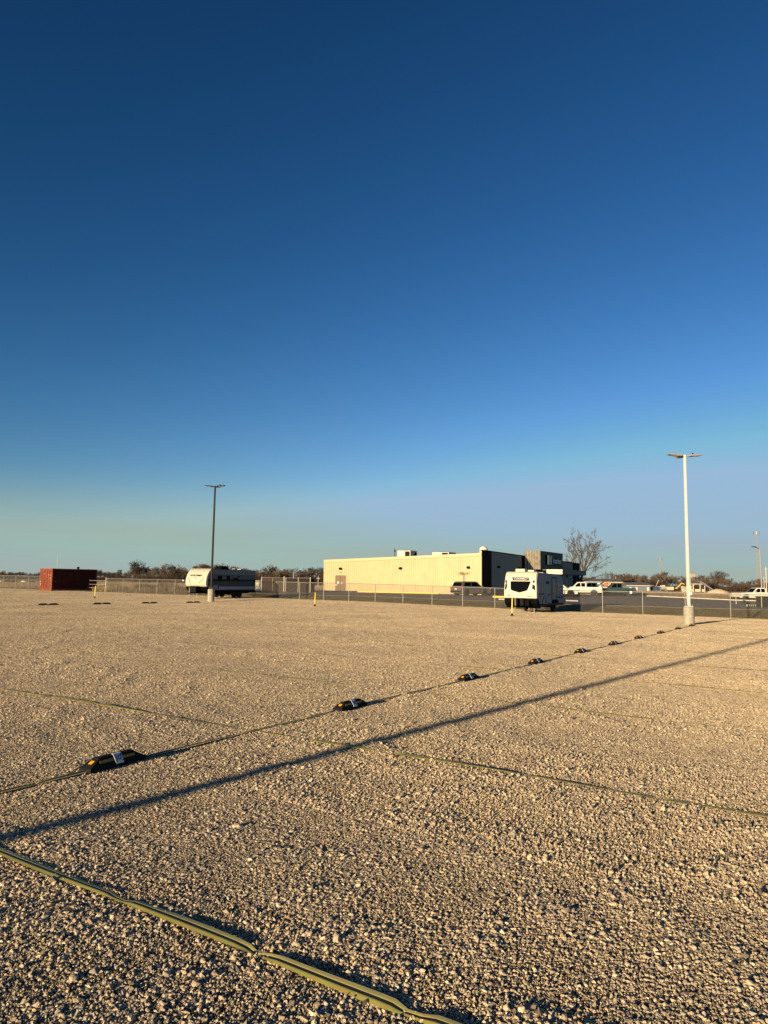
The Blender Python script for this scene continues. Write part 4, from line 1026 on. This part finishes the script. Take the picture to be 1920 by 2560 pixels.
# yellow kerb along the cream wall
pts = [bl_world(-1.6, y) for y in (18.6, 14, 9, 5.2)]
strip('yellow_kerb', pts, .2, .15, M['yellow'], 'yellow painted kerb along the foot of the cream wall', 'kerb')
pts = [bl_world(-1.4, y) for y in (24, 18.9)]
strip('door_step', pts, 1.6, .12, M['kerb'], 'concrete landing in front of the brown double door', 'step')
for (pa, pb, Y, l) in ((1232, 1264, 78, 'yellow kerb block on the asphalt just left of the white trailer'),):
    a = at(pa, Y); b = at(pb, Y - .3); strip('kerb_block', [a, b], .25, .2, M['yellow'], l, 'kerb')
for (pa, pb, Y, l) in ((1247, 1262, 70, 'white parking block left of the white trailer'), (1415, 1445, 71, 'pale parking block right of the white trailer')):
    a = at(pa, Y); b = at(pb, Y - .2); strip('kerb_block', [a, b], .2, .12, M['kerb'], l, 'kerb')

# ================================================================== SLATTED ENCLOSURE, TANK
def enclosure():
    x0, y0 = W(72, -64); r = thing('slatted_enclosure', 'brown slatted chain link enclosure with white posts left of the cream building', 'enclosure', (x0, y0, z_asph(72, -60) - .05), -PHI)
    h = 1.85
    def panel(a, b, m, lo=0.05, name='slat_panel', depth=0):
        p = MB(); x = a
        while x < b - .04: p.bb(x, x + .075, depth - .012, depth + .012, lo, h - .08); x += .09
        return p.build(name, m, r)
    panel(.06, 3.8, M['slat']); panel(4.25, 8.1, M['slatdark'])
    for x, hh, rr in ((0, 1.95, .05), (1.9, 1.8, .025), (3.85, 2.05, .07), (4.15, 1.9, .04), (6.2, 1.9, .04), (8.15, 1.95, .05)): MB().tube((x, -.03, 0), (x, -.03, hh), rr, n=8).build('post', M['kerb'] if rr > .03 else M['galv'], r)
    MB().tube((0, -.03, h), (3.85, -.03, h), .025).tube((4.15, -.03, h), (8.15, -.03, h), .025).build('top_rail', M['galv'], r)
    q = MB(); yb = .9
    x = .05
    while x < 8.1: q.bb(x, x + .075, yb, yb + .02, .05, h - .1); x += .09
    q.build('rear_panel', M['slatdark'], r)
    for xx in (0, 8.15):
        s_ = MB(); y = .05
        while y < .85: s_.bb(xx - .012, xx + .012, y, y + .075, .05, h - .1); y += .09
        s_.build('side_panel', M['slatdark'], r)
    MB().bb(-.6, 8.6, -.5, 1.4, -.12, .0).build('concrete_pad', M['kerb'], r)
enclosure()
tx, ty = at(645, 99); tk = thing('storage_tank', 'white and blue tank partly hidden behind the left trailer', 'tank', (tx, ty, gz(tx, ty)), 0)
MB().lathe((-.3, 0, .95), [(.1, -.5), (.42, -.4), (.5, 0), (.5, .5), (.42, .6)], 16, 'x').build('tank_shell', M['white'], tk); MB().bb(.35, 1.0, -.4, .4, .1, 1.5).build('pump_cabinet', M['bluepaint'], tk, bevel=.03)
MB().bb(-.7, .3, -.3, .3, 0, .5).build('tank_cradle', M['steel'], tk)

# ================================================================== TREES
def tree_mesh(name, H, spread, seed, mt, levels=5, trunk_r=.2, tw=.02, lean=0, trunk_h=.25, kids=(3, 4), up=.5):
    g = random.Random(seed); mb = MB()
    def br(p, d, ln, r, lv):
        n = 3 if lv < 2 else 2
        q = p; dd = d
        r1 = r
        for i in range(n):
            e = ln / n
            dd = (dd + Vector((g.uniform(-1, 1), g.uniform(-1, 1), g.uniform(-.3, .7))) * (.16 if lv < 1 else .22)).normalized()
            s = q + dd * e; r2 = max(tw * .7, r1 * .8)
            mb.tube(q, s, r1, r2, n=6 if lv < 2 else 3, cap=False)
            if lv >= 1 and lv < levels and i < n:
                for _ in range(1):
                    a = g.uniform(0, 6.28); side = (dd.orthogonal().normalized() * math.cos(a) + dd.cross(dd.orthogonal()).normalized() * math.sin(a))
                    br(s, (dd * .55 + side * .75 + Vector((0, 0, up * .5))).normalized(), ln * g.uniform(.45, .65), max(tw, r2 * .5), lv + 1)
            q = s; r1 = r2
        if lv < levels:
            for _ in range(g.randint(*kids)):
                a = g.uniform(0, 6.28); o = dd.orthogonal().normalized(); side = o * math.cos(a) + dd.cross(o) * math.sin(a)
                br(q, (dd * g.uniform(.5, .9) + side * g.uniform(.35, .75) * spread + Vector((0, 0, up * .4))).normalized(), ln * g.uniform(.62, .85), max(tw, r1 * .66), lv + 1)
    br(Vector((0, 0, -.1)), Vector((lean, 0, 1)).normalized(), H * trunk_h, trunk_r, 0)
    zs = [v[2] for v in mb.v]; k = H / max(zs)
    mb.v = [(x * k * 1.0, y * k, z * k) for x, y, z in mb.v]
    me = bpy.data.meshes.new(name); me.from_pydata(mb.v, [], mb.f); me.materials.append(mt)
    return me
def split_tree(name, label, loc, H, **kw):
    crown = tree_mesh('crown', H, **kw)
    r = thing(name, label, 'tree', loc, 0)
    o = bpy.data.objects.new('crown', crown); COL.objects.link(o); o.parent = r
    return r, o
# the big bare tree by the building end
bt = thing('bare_tree', 'large bare tree with a pale trunk beside the right end of the shop building', 'tree', (*at(1452, 131), -.05), 0)
random.seed(5)
def big_tree():
    g = random.Random(33); tr = MB(); cr = MB()
    def br(p, d, ln, r, lv):
        n = 7 if lv == 1 else (5 if lv < 4 else 4); q = p; dd = d; r1 = r
        for i in range(n):
            dd = (dd + Vector((g.uniform(-1, 1), g.uniform(-1, 1), g.uniform(-.1, .5))) * (.10 if lv == 1 else .16)).normalized()
            s_ = q + dd * ln / n; r2 = max(.014, r1 * (.86 if lv == 1 else .8)); cr.tube(q, s_, r1, r2, n=6 if lv < 2 else 3, cap=False)
            if lv < 5 and (i > 0 or lv > 2) and ln > .24:
                o = dd.orthogonal().normalized(); a = g.uniform(0, 6.28); side = o * math.cos(a) + dd.cross(o) * math.sin(a)
                br(s_, (dd * .8 + side * .62 + Vector((0, 0, .12))).normalized(), ln * g.uniform(.34, .52) * (1.1 - .5 * i / n), max(.014, r2 * .5), lv + 1)
            q = s_; r1 = r2
    pts = [(0, 0, -.1), (-.05, 0, 1.2), (.05, 0, 2.4), (.22, 0, 3.3), (.5, .0, 4.1)]; rr = [.36, .30, .27, .25, .22]
    for i in range(4): tr.tube(pts[i], pts[i + 1], rr[i], rr[i + 1], n=10, cap=False)
    for (z, d, ln, r) in ((3, (-.62, .1, 1), 5.0, .12), (3, (-.22, -.15, 1), 6.4, .15), (4, (.42, .1, 1), 5.9, .15), (4, (.02, .3, 1), 6.3, .15), (4, (.95, -.1, .9), 5.0, .12), (2, (-1.0, .1, .9), 4.6, .10), (2, (1.2, .2, .3), 5.6, .10), (1, (1.4, -.1, .16), 5.2, .08), (4, (.7, -.5, .9), 5.2, .12), (3, (-.4, .6, .9), 4.6, .1), (4, (.25, -.2, 1), 6.2, .12), (4, (-.2, .1, 1), 6.2, .11), (3, (-.9, -.2, .7), 4.2, .09), (4, (1.3, .3, .6), 4.6, .1), (3, (.6, .1, 1), 5.6, .11), (3, (-.45, .1, 1), 5.8, .11)):
        br(Vector(pts[z]), Vector(d).normalized(), ln, r, 1)
    for nm, mb in (('trunk', tr), ('crown', cr)):
        me = bpy.data.meshes.new(nm); me.from_pydata(mb.v, [], mb.f); me.materials.append(M['bark'])
        o = bpy.data.objects.new(nm, me); COL.objects.link(o); o.parent = bt
big_tree()

variants = []
for k in range(6):
    g = random.Random(40 + k)
    variants.append(tree_mesh('tree_crown', 8.0, 1.0, 50 + k, M['twig'], levels=4, trunk_r=.2, tw=.034, trunk_h=.2 + .05 * (k % 3), kids=(3, 4), up=.35 + .1 * (k % 2)))
def far_tree(px, Y, H, k, label, group):
    x, y = at(px, Y)
    o = bpy.data.objects.new('bare_tree', variants[k % 6]); COL.objects.link(o)
    s = H / 8.0; o.scale = (s * random.uniform(.9, 1.35), s * random.uniform(.9, 1.35), s); o.rotation_euler = (0, 0, random.uniform(0, 6.28)); o.location = (x, y, -.1)
    tag(o, label, 'tree', group)
random.seed(12)
def line(px0, px1, step, Y0, Y1, h0, h1, label, group):
    px = px0
    while px < px1:
        Y = random.uniform(Y0, Y1); f = random.choice((.75, .9, 1, 1.1, 1.3))
        far_tree(px, Y, random.uniform(h0, h1) * f, random.randrange(6), label, group); px += random.uniform(.6, 1.4) * step
line(-60, 110, 4, 560, 640, 4.6, 5.6, 'small bare tree in the far tree line left of the red container', 'far trees left of the container')
line(225, 345, 4.5, 470, 560, 5.4, 6.6, 'small bare tree in the tree line between the container and the left trailer', 'trees right of the container')
line(335, 560, 5.5, 285, 350, 6.0, 7.6, 'bare tree standing in the wood behind the left trailer', 'trees behind the left trailer')
line(560, 830, 6, 270, 320, 5.4, 6.6, 'bare tree in the wood between the left trailer and the cream building', 'trees left of the cream building')
line(1440, 1560, 7, 250, 320, 3.8, 4.8, 'bare tree in the wood behind the roof with the lettering', 'trees right of the big bare tree')
line(1560, 1655, 6, 240, 300, 5.4, 6.8, 'tall bushy bare tree behind the low grey house', 'trees behind the grey house')
line(1655, 1820, 7, 250, 330, 4.4, 6.4, 'bare tree on the horizon around the silver lamp post', 'trees around the silver lamp post')
line(1820, 1960, 7, 300, 380, 4.0, 5.4, 'bare tree on the horizon behind the white crew cab pickup', 'trees behind the right pickup')


# scrub: a mass of low twigs, nobody could count them
def scrub(name, bands, n, mt, label, cat, wmin=.03, wmax=.07, seed=3):
    g = np.random.default_rng(seed); V = []; 
    tot = sum((b[1] - b[0]) for b in bands)
    allV = []
    for (p0, p1, Y0, Y1, h) in bands:
        m = int(n * (p1 - p0) / tot)
        px = g.uniform(p0, p1, m); Y = g.uniform(Y0, Y1, m)
        x = (px - 960) / FPX * Y
        hh = h * g.uniform(.35, 1.0, m) * (.8 + .35 * np.sin(px * .07) * np.sin(px * .023 + 1))
        w = g.uniform(wmin, wmax, m); ang = g.uniform(0, np.pi, m)
        lx, ly = g.normal(0, .28, m) * hh, g.normal(0, .28, m) * hh
        a = np.stack([x - w * np.cos(ang), Y - w * np.sin(ang), np.full(m, -.15)], 1)
        b = np.stack([x + w * np.cos(ang), Y + w * np.sin(ang), np.full(m, -.15)], 1)
        c = np.stack([x + lx, Y + ly, hh], 1)
        zz = np.array([gz(float(q), float(r_)) if r_ < 260 else 0 for q, r_ in zip(x, Y)])
        for t_ in (a, b, c): t_[:, 2] += zz
        allV.append(np.stack([a, b, c], 1).reshape(-1, 3))
    V = np.concatenate(allV); nF = len(V) // 3
    me = bpy.data.meshes.new(name); me.vertices.add(len(V)); me.vertices.foreach_set('co', V.reshape(-1).astype(np.float32))
    me.loops.add(len(V)); me.loops.foreach_set('vertex_index', np.arange(len(V), dtype=np.int32))
    me.polygons.add(nF); me.polygons.foreach_set('loop_start', (np.arange(nF) * 3).astype(np.int32)); me.polygons.foreach_set('loop_total', np.full(nF, 3, np.int32))
    me.update(calc_edges=True); me.materials.append(mt)
    o = bpy.data.objects.new(name, me); COL.objects.link(o); tag(o, label, cat, kind='stuff')
scrub('scrub', [(-80, 110, 560, 600, 3.9), (225, 345, 470, 520, 4.3), (335, 600, 280, 320, 4.6), (590, 835, 270, 300, 5.0), (1440, 1665, 250, 300, 3.4), (1655, 1990, 262, 330, 3.4)], 150000, M['scrub'], 'dark brown leafless undergrowth below the far trees', 'undergrowth', .06, .14)
scrub('tall_grass', [(240, 640, 84, 100, 1.15), (300, 640, 92, 130, 1.2), (715, 830, 110, 140, 1.2)], 45000, M['tall'], 'tall dry brown grass standing behind the fence on the left', 'grass', .012, .03, seed=4)
scrub('brush', [(345, 420, 86, 96, 1.5), (420, 470, 86, 100, 1.2)], 9000, M['scrub'], 'grey brown weedy brush behind the fence near the left trailer', 'brush', .01, .02, seed=8)
# grass on the right bank, beyond the far kerb: placed on the site grid
def bank_grass(name, u0, u1, t0, t1, h, n, mt, label, seed, w0=.01, w1=.03):
    g = np.random.default_rng(seed)
    u = g.uniform(u0, u1, n); t = g.uniform(t0, t1, n); x = u * UX + t * VX; y = u * UY + t * VY
    z = np.array([gz(float(a), float(b)) for a, b in zip(x, y)])
    hh = h * g.uniform(.4, 1, n); w = g.uniform(w0, w1, n); ang = g.uniform(0, np.pi, n)
    a = np.stack([x - w * np.cos(ang), y - w * np.sin(ang), z - .02], 1); b = np.stack([x + w * np.cos(ang), y + w * np.sin(ang), z - .02], 1)
    c = np.stack([x + g.normal(0, .3, n) * hh, y + g.normal(0, .3, n) * hh, z + hh], 1)
    V = np.stack([a, b, c], 1).reshape(-1, 3); nF = n
    me = bpy.data.meshes.new(name); me.vertices.add(len(V)); me.vertices.foreach_set('co', V.reshape(-1).astype(np.float32))
    me.loops.add(len(V)); me.loops.foreach_set('vertex_index', np.arange(len(V), dtype=np.int32))
    me.polygons.add(nF); me.polygons.foreach_set('loop_start', (np.arange(nF) * 3).astype(np.int32)); me.polygons.foreach_set('loop_total', np.full(nF, 3, np.int32))
    me.update(calc_edges=True); me.materials.append(mt)
    o = bpy.data.objects.new(name, me); COL.objects.link(o); tag(o, label, 'grass', kind='stuff')
bank_grass('bank_grass', 113.6, 124, -33, -12.5, .95, 40000, M['tall'], 'tall dry grass bank beyond the far kerb on the right', 5)
M['turfblade'] = mat('turf_blades', (.26, .19, .085), .95, col2=(.13, .11, .04), scale=.5, spec=.05)
bank_grass('verge_grass', EDGE + .1, 59.9, -90, 14, .075, 120000, M['turfblade'], 'short olive and tan turf on the verge behind the fence', 6, .006, .014)
bank_grass('field_stubble', 55.5, 190, -230, -68, .5, 140000, M['tall'], 'low dry stubble in the field behind the red container', 7, .01, .03)

# ================================================================== FAR OBJECTS
def lattice_tower(px, Y, H, w0, w1, label, name='radio_tower'):
    x, y = at(px, Y); r = thing(name, label, 'tower', (x, y, 0), 0, 'lattice radio towers on the horizon')
    mb = MB(); br = MB(); n = int(H / (w0 * 1.6))
    def c(i, z): w = w0 + (w1 - w0) * z / H; a = i * 2.094; return Vector((w * math.cos(a), w * math.sin(a), z))
    for i in range(3): mb.tube(c(i, 0), c(i, H), .14 * Y / 500, .1 * Y / 500, n=4)
    mb.build('tower_leg', M['steel'], r)
    for k in range(n):
        za, zb = H * k / n, H * (k + 1) / n
        for i in range(3): br.tube(c(i, za), c((i + 1) % 3, zb), .05 * Y / 500, n=3)
    br.build('bracing', M['steel'], r)
    an = MB()
    for i in range(6): a = i * 1.047; an.box((w1 * 2.6 * math.cos(a), w1 * 2.6 * math.sin(a), H - 1.3), (.3, .3, 2.6), rz=a)
    an.build_each('antenna', M['galv'], r)
    MB().tube((0, 0, H - .1), (0, 0, H + 3.0), .12, n=4).build('top_spike', M['steel'], r)
lattice_tower(1896, 500, 41, .95, .75, 'tall lattice radio tower at the right edge behind the street lamp')
t_ = lattice_tower(1652, 900, 36, 1.2, .7, 'distant radio tower left of the silver lamp post')

def pole_thing(px, Y, h, r_, m, label, name='utility_pole', cat='pole', zz=0, arm=0):
    x, y = at(px, Y); r = thing(name, label, cat, (x, y, gz(x, y) if Y < 250 else 0), 0)
    MB().tube((0, 0, 0), (0, 0, h), r_, r_ * .7, n=6).build('pole', m, r)
    if arm: MB().bb(-arm, arm, -.05, .05, h - .6, h - .45).build('cross_arm', m, r)
    return r
sl = pole_thing(1906, 118, 8.3, .12, M['steel'], 'leaning street lamp with one short arm, behind the white crew cab pickup', 'street_lamp', 'street lamp')
MB().tube((0, 0, 8.2), (-.9, 0, 8.55), .05, n=6).bb(-1.25, -.6, -.12, .12, 8.5, 8.62).build('lamp_head', M['dkgrey'], sl); sl.rotation_euler = (0, rad(-1.2), 0)
pole_thing(141, 300, 10.2, .12, M['steel'], 'thin tall mast rising behind the red container', 'antenna_mast', 'mast')
pole_thing(1917, 210, 7.6, .16, M['white'], 'pale wooden pole at the far right edge', arm=.5); pole_thing(1911, 240, 5.2, .14, M['kerb'], 'second pale pole next to the radio tower')
pole_thing(733, 150, 3.6, .07, M['galv'], 'thin post above the dark half of the slatted enclosure', 'sign_post', 'post'); pole_thing(795, 150, 2.8, .08, M['galv'], 'thin post with cross arm left of the cream building', 'sign_post', 'post', arm=.35)
fl = pole_thing(1727, 220, 5.6, .09, M['white'], 'white flagpole with a small flag right of the silver lamp post', 'flagpole', 'flagpole')
MB().box((.75, 0, 5.0), (1.4, .03, .8)).build('flag', M['orange'], fl); pole_thing(1540, 190, 4.0, .1, M['white'], 'white post rising behind the blue grey shop', 'sign_post', 'post')
pole_thing(1514, 200, 3.2, .04, M['galv'], 'thin aerial behind the blue grey shop', 'sign_post', 'post')

def low_building(px0, px1, Y, zroof, ztop, m, label, letters=None):
    x0, _ = at(px0, Y); x1, _ = at(px1, Y); w = x1 - x0
    r = thing('low_house' if not letters else 'roadside_shop', label, 'house' if not letters else 'shop', ((x0 + x1) / 2, Y, 0), 0)
    MB().bb(-w / 2, w / 2, 0, 8, -.2, zroof).build('wall', m, r)
    MB().add([(-w / 2 - .3, -.4, zroof), (w / 2 + .3, -.4, zroof), (w / 2 + .3, 8.4, zroof), (-w / 2 - .3, 8.4, zroof), (-w / 2 + .6, 4, ztop), (w / 2 - .6, 4, ztop)], [(0, 3, 2, 1), (0, 1, 5, 4), (2, 3, 4, 5), (1, 2, 5), (3, 0, 4)]).build('roof', M['roofgrey'], r)
    MB().bb(-w / 2 - .32, w / 2 + .32, -.46, -.41, zroof - .18, zroof + .02).build('fascia', M['white'], r)
    return r, w
r, w = low_building(1462, 1562, 178, 2.5, 3.3, M['bluegrey'], 'blue grey roadside shop behind the parked pickups, with white lettering', letters=True)
text_obj('VFC', 1.7, M['sign_white'], r, frame_mtx((-w / 2 + 3.0, -.08, 1.45), (1, 0, 0), (0, 0, 1)), 'lettering', bold=.05, depth=.03, sx=1.6, shear=.4)
for k, dx in enumerate((-.3, .6, 2.4, 3.4)): MB().bb(dx, dx + .75, -.52, -.47, 1.5, 2.35).build('price_board', M['orange'], r)
MB().bb(4.6, 6.4, -.9, .5, 1.4, 2.9).build('side_awning', M['black'], r)
r, w = low_building(1568, 1634, 170, 1.75, 2.5, M['bluegrey'], 'long low grey house with a white eaves line left of the radio tower')
for x in (-2.6, -1.2, 1.6): MB().bb(x, x + .5, -.05, -.01, .5, 1.3).build('window', M['plate'], r)
MB().bb(2.4, 3.0, -.06, -.01, 0, 1.6).build('door', M['black'], r); MB().tube((3.5, -.8, 1.7), (4.1, -.8, 3.1), .07, n=6).build('leaning_beam', M['white'], r)
r, w = low_building(1640, 1654, 168, 1.6, 1.75, M['bluepaint'], 'small dark blue shed right of the low grey house')
for x in (-.4, 0, .4): MB().bb(x, x + .08, -.05, -.01, .1, 1.5).build('slat', M['galv'], r)

# machinery and yard clutter far right
x, y = at(1684, 190); ex = thing('excavator', 'pale yellow excavator with its arm raised, far behind the fence', 'excavator', (x, y, 0), 0)
MB().bb(-2.6, -.3, -1, 1, .6, 1.5).build('machine_body', M['white'], ex, bevel=.05); MB().bb(-3.2, -2.5, -.8, .8, .5, 1.9).build('cab', M['white'], ex, bevel=.05)
MB().bb(-3, 0, -1.2, -.7, 0, .55).bb(-3, 0, .7, 1.2, 0, .55).build('track', M['black'], ex, bevel=.1)
MB().tube((-.6, 0, .9), (.9, 0, 1.2), .16, n=4).tube((.9, 0, 1.2), (2.2, 0, 2.5), .16, n=4).build('boom', M['machine'], ex); MB().tube((2.2, 0, 2.5), (2.9, 0, 2.2), .14, n=4).build('bucket', M['machine'], ex)
x, y = at(1748, 185); sh = thing('open_shelter', 'white framed open shelter in the yard right of the silver lamp post', 'shelter', (x, y, 0), 0)
MB().bb(-2.2, 1.2, -1.4, 1.4, 2.2, 2.4).build('roof', M['white'], sh)
for q in (-2.0, -.2, 1.0): MB().bb(q - .12, q + .12, -1.3, -1.0, 0, 2.2).build('post', M['white'], sh)
MB().bb(-2, 1, -.6, .6, .3, 1.0).build('bench_top', M['white'], sh)
x, y = at(1757, 180); cv = thing('conveyor', 'grey sloping conveyor frame right of the white framed shelter', 'conveyor', (x, y, 0), 0)
MB().tube((-1.0, 0, 3.0), (2.6, 0, .9), .16, n=4).tube((-.3, .6, 3.1), (3.0, .6, .9), .12, n=4).build('conveyor_frame', M['bluegrey'], cv)
MB().tube((-.5, 0, 0), (-.5, 0, 2.7), .07).tube((1.8, 0, 0), (1.8, 0, 1.3), .07).build('support', M['galv'], cv)
def heap(px, Y, w, h, m, label):
    x, y = at(px, Y); g = random.Random(px); V = []; F = []; n = 24; K = 6
    for k in range(K + 1):
        for i in range(n):
            a = i * 6.283 / n; rr = w * (1 - k / K) * (1 + g.uniform(-.06, .06)); V.append((rr * math.cos(a), rr * math.sin(a) * .6, h * math.sin(k / K * 1.57) + g.uniform(-.03, .03)))
    for k in range(K):
        for i in range(n): F.append((k * n + i, k * n + (i + 1) % n, (k + 1) * n + (i + 1) % n, (k + 1) * n + i))
    o = MB().add(V, F).build('sand_heap', m, loc=(x, y, 0)); tag(o, label, 'heap')
heap(1795, 180, 3.2, 1.1, M['sand'], 'low pale sand heap left of the white crew cab pickup')
g = random.Random(4)
ck = ['white crate in the far yard, left end of the line by the excavator', 'small white drum in the far yard beside the excavator cab', 'pale box in the far yard just left of the silver lamp post', 'white box in the far yard just right of the silver lamp post', 'white cabinet in the far yard under the flagpole']
for (px, h_, l) in zip((1656, 1664, 1708, 1716, 1724), (.7, .6, .9, .8, 1.1), ck):
    x, y = at(px, 176); o = MB().bb(-.4, .4, -.3, .3, 0, h_ + .75).bb(-.45, .45, -.35, .35, h_ + .75, h_ + .82).build('yard_box', M['white'], loc=(x, y, 0)); tag(o, l, 'box', 'pale boxes in the far yard')
# white rocks along the far left field
rocks = []
for k in range(16):
    px = g.uniform(-20, 96); x, y = at(px, g.uniform(205, 215)); bm = bmesh.new(); bmesh.ops.create_icosphere(bm, subdivisions=1, radius=1); s = g.uniform(.25, .7)
    for v in bm.verts: v.co = Vector((v.co.x * 1.6, v.co.y, v.co.z * .7)) * s * g.uniform(.8, 1.15)
    me = bpy.data.meshes.new('white_bale'); bm.to_mesh(me); bm.free(); me.materials.append(M['white'] if k % 2 else M['dkgrey'])
    o = bpy.data.objects.new('field_bale', me); COL.objects.link(o); o.location = (x, y, s * .4)
    tag(o, 'pale wrapped lump in the loose row across the far left field' if k % 2 else 'dark lump in the loose row across the far left field', 'bale', 'pale lumps across the far left field' if k % 2 else 'dark lumps across the far left field')

# ================================================================== RIGHT EDGE: TOWED RIG, STRIPED BARRIER
x, y = at(1884, 76); tw = thing('flatbed_trailer', 'low white trailer drawbar with a jack, in front of the white crew cab pickup', 'trailer', (x, y, z_asph(*UT(x, y))), 0)
MB().tube((-2.0, 0, .95), (2.6, 0, .75), .06, n=4).build('drawbar', M['white'], tw); MB().bb(-2.3, -1.5, -.25, .25, .75, 1.2).build('winch_box', M['white'], tw, bevel=.05)
MB().tube((-1.85, 0, 0), (-1.85, 0, .9), .04).build('jack', M['white'], tw)
wheel(tw, -1.0, 0, .22, .15, -1); wheel(tw, 2.2, 0, .22, .15, -1)
x, y = at(1921, 62); bn = thing('mesh_bin', 'black mesh sided bin at the right edge behind the fence', 'bin', (x, y, z_asph(*UT(x, y))), 0)
MB().bb(-.75, 1.2, -.4, .6, .05, .9).build('bin_body', M['dkgrey'], bn, bevel=.02); MB().bb(-.8, 1.25, -.45, .65, .9, .95).build('bin_rim', M['black'], bn)
for q in (-.78,): MB().bb(q - .03, q, -.45, -.38, .0, .95).build('corner_post', M['white'], bn)
x, y = at(1882, 63); sb = thing('striped_barrier', 'low black and white striped barrier board left of the black mesh bin', 'barrier', (x, y, z_asph(*UT(x, y))), rad(22))
for k in range(12):
    if k % 2 == 0: MB().bb(-.72 + k * .12, -.6 + k * .12, -.03, .03, .05, .22).build('white_stripe', M['white'], sb)
    else: MB().bb(-.72 + k * .12, -.6 + k * .12, -.028, .028, .05, .22).build('black_stripe', M['black'], sb)

# ================================================================== LIGHT, SKY, CAMERA
sun = bpy.data.lights.new('sun', 'SUN'); sun.energy = 5.0; sun.angle = rad(.55); sun.color = (1, .78, .48)
so = bpy.data.objects.new('sun', sun); COL.objects.link(so)
dirv = Vector((math.sin(SUN_AZ) * math.cos(SUN_EL), math.cos(SUN_AZ) * math.cos(SUN_EL), -math.sin(SUN_EL)))
so.rotation_euler = dirv.to_track_quat('-Z', 'Y').to_euler()
w = bpy.data.worlds.new('World'); SC.world = w; w.use_nodes = True
nt = w.node_tree; N = nt.nodes; L = nt.links
bg = N['Background']; sky = N.new('ShaderNodeTexSky'); sky.sky_type = 'NISHITA'; sky.sun_disc = False
sky.sun_elevation = SUN_EL; sky.sun_rotation = SUN_AZ + math.pi; sky.altitude = 300; sky.air_density = 1.0; sky.dust_density = .6; sky.ozone_density = 2.2
sp3 = N.new('ShaderNodeSeparateColor'); L.new(sky.outputs[0], sp3.inputs[0]); cb = N.new('ShaderNodeCombineColor')
for ch, (a_, g_) in enumerate(((.33, 2.2), (.51, 1.66), (.60, 1.62))):      # a deep, dry winter sky: contrast of the clear air above
    pw = N.new('ShaderNodeMath'); pw.operation = 'POWER'; pw.inputs[1].default_value = g_; L.new(sp3.outputs[ch], pw.inputs[0])
    ml = N.new('ShaderNodeMath'); ml.operation = 'MULTIPLY'; ml.inputs[1].default_value = a_; L.new(pw.outputs[0], ml.inputs[0]); cl = N.new('ShaderNodeMath'); cl.operation = 'MINIMUM'; cl.inputs[1].default_value = (3.5, 5.4, 7.6)[ch]; L.new(ml.outputs[0], cl.inputs[0]); L.new(cl.outputs[0], cb.inputs[ch])
hs = cb
# low smoky air near the horizon, thicker towards the left of the wood
tc = N.new('ShaderNodeTexCoord'); sp = N.new('ShaderNodeSeparateXYZ'); L.new(tc.outputs['Generated'], sp.inputs[0])
mr = N.new('ShaderNodeMapRange'); mr.interpolation_type = 'SMOOTHSTEP'; mr.inputs['From Min'].default_value = -.02; mr.inputs['From Max'].default_value = .15; mr.inputs['To Min'].default_value = .97; mr.inputs['To Max'].default_value = 0
L.new(sp.outputs['Z'], mr.inputs['Value'])
mp = N.new('ShaderNodeMapping'); mp.inputs['Scale'].default_value = (2.2, 2.2, 22); L.new(tc.outputs['Generated'], mp.inputs['Vector'])
sn = N.new('ShaderNodeTexNoise'); sn.inputs['Scale'].default_value = 1.6; sn.inputs['Detail'].default_value = 3; L.new(mp.outputs[0], sn.inputs['Vector'])
sr = N.new('ShaderNodeValToRGB'); sr.color_ramp.elements[0].position = .4; sr.color_ramp.elements[0].color = (3.85, 5.45, 5.7, 1); sr.color_ramp.elements[1].position = .75; sr.color_ramp.elements[1].color = (4.25, 4.75, 4.5, 1)
L.new(sn.outputs['Fac'], sr.inputs['Fac'])
mx = N.new('ShaderNodeMixRGB'); L.new(mr.outputs[0], mx.inputs['Fac']); L.new(hs.outputs[0], mx.inputs['Color1']); L.new(sr.outputs['Color'], mx.inputs['Color2'])
L.new(mx.outputs[0], bg.inputs['Color']); bg.inputs['Strength'].default_value = .05

cam = bpy.data.cameras.new('camera'); co = bpy.data.objects.new('camera', cam); COL.objects.link(co)
cam.sensor_fit = 'VERTICAL'; cam.sensor_height = 36; cam.lens = 36 * FPX / 2560; cam.clip_start = .1; cam.clip_end = 12000
m = Matrix.Identity(4)
for i in range(3): m[i][0] = Rv[i]; m[i][1] = Uv[i]; m[i][2] = -Fv[i]
m[2][3] = CAMH; co.matrix_world = m; SC.camera = co
SC.view_settings.view_transform = 'Standard'; SC.view_settings.look = 'None'; SC.view_settings.gamma = 1; SC.view_settings.exposure = .85
SC.cycles.max_bounces = 6; SC.cycles.use_denoising = True
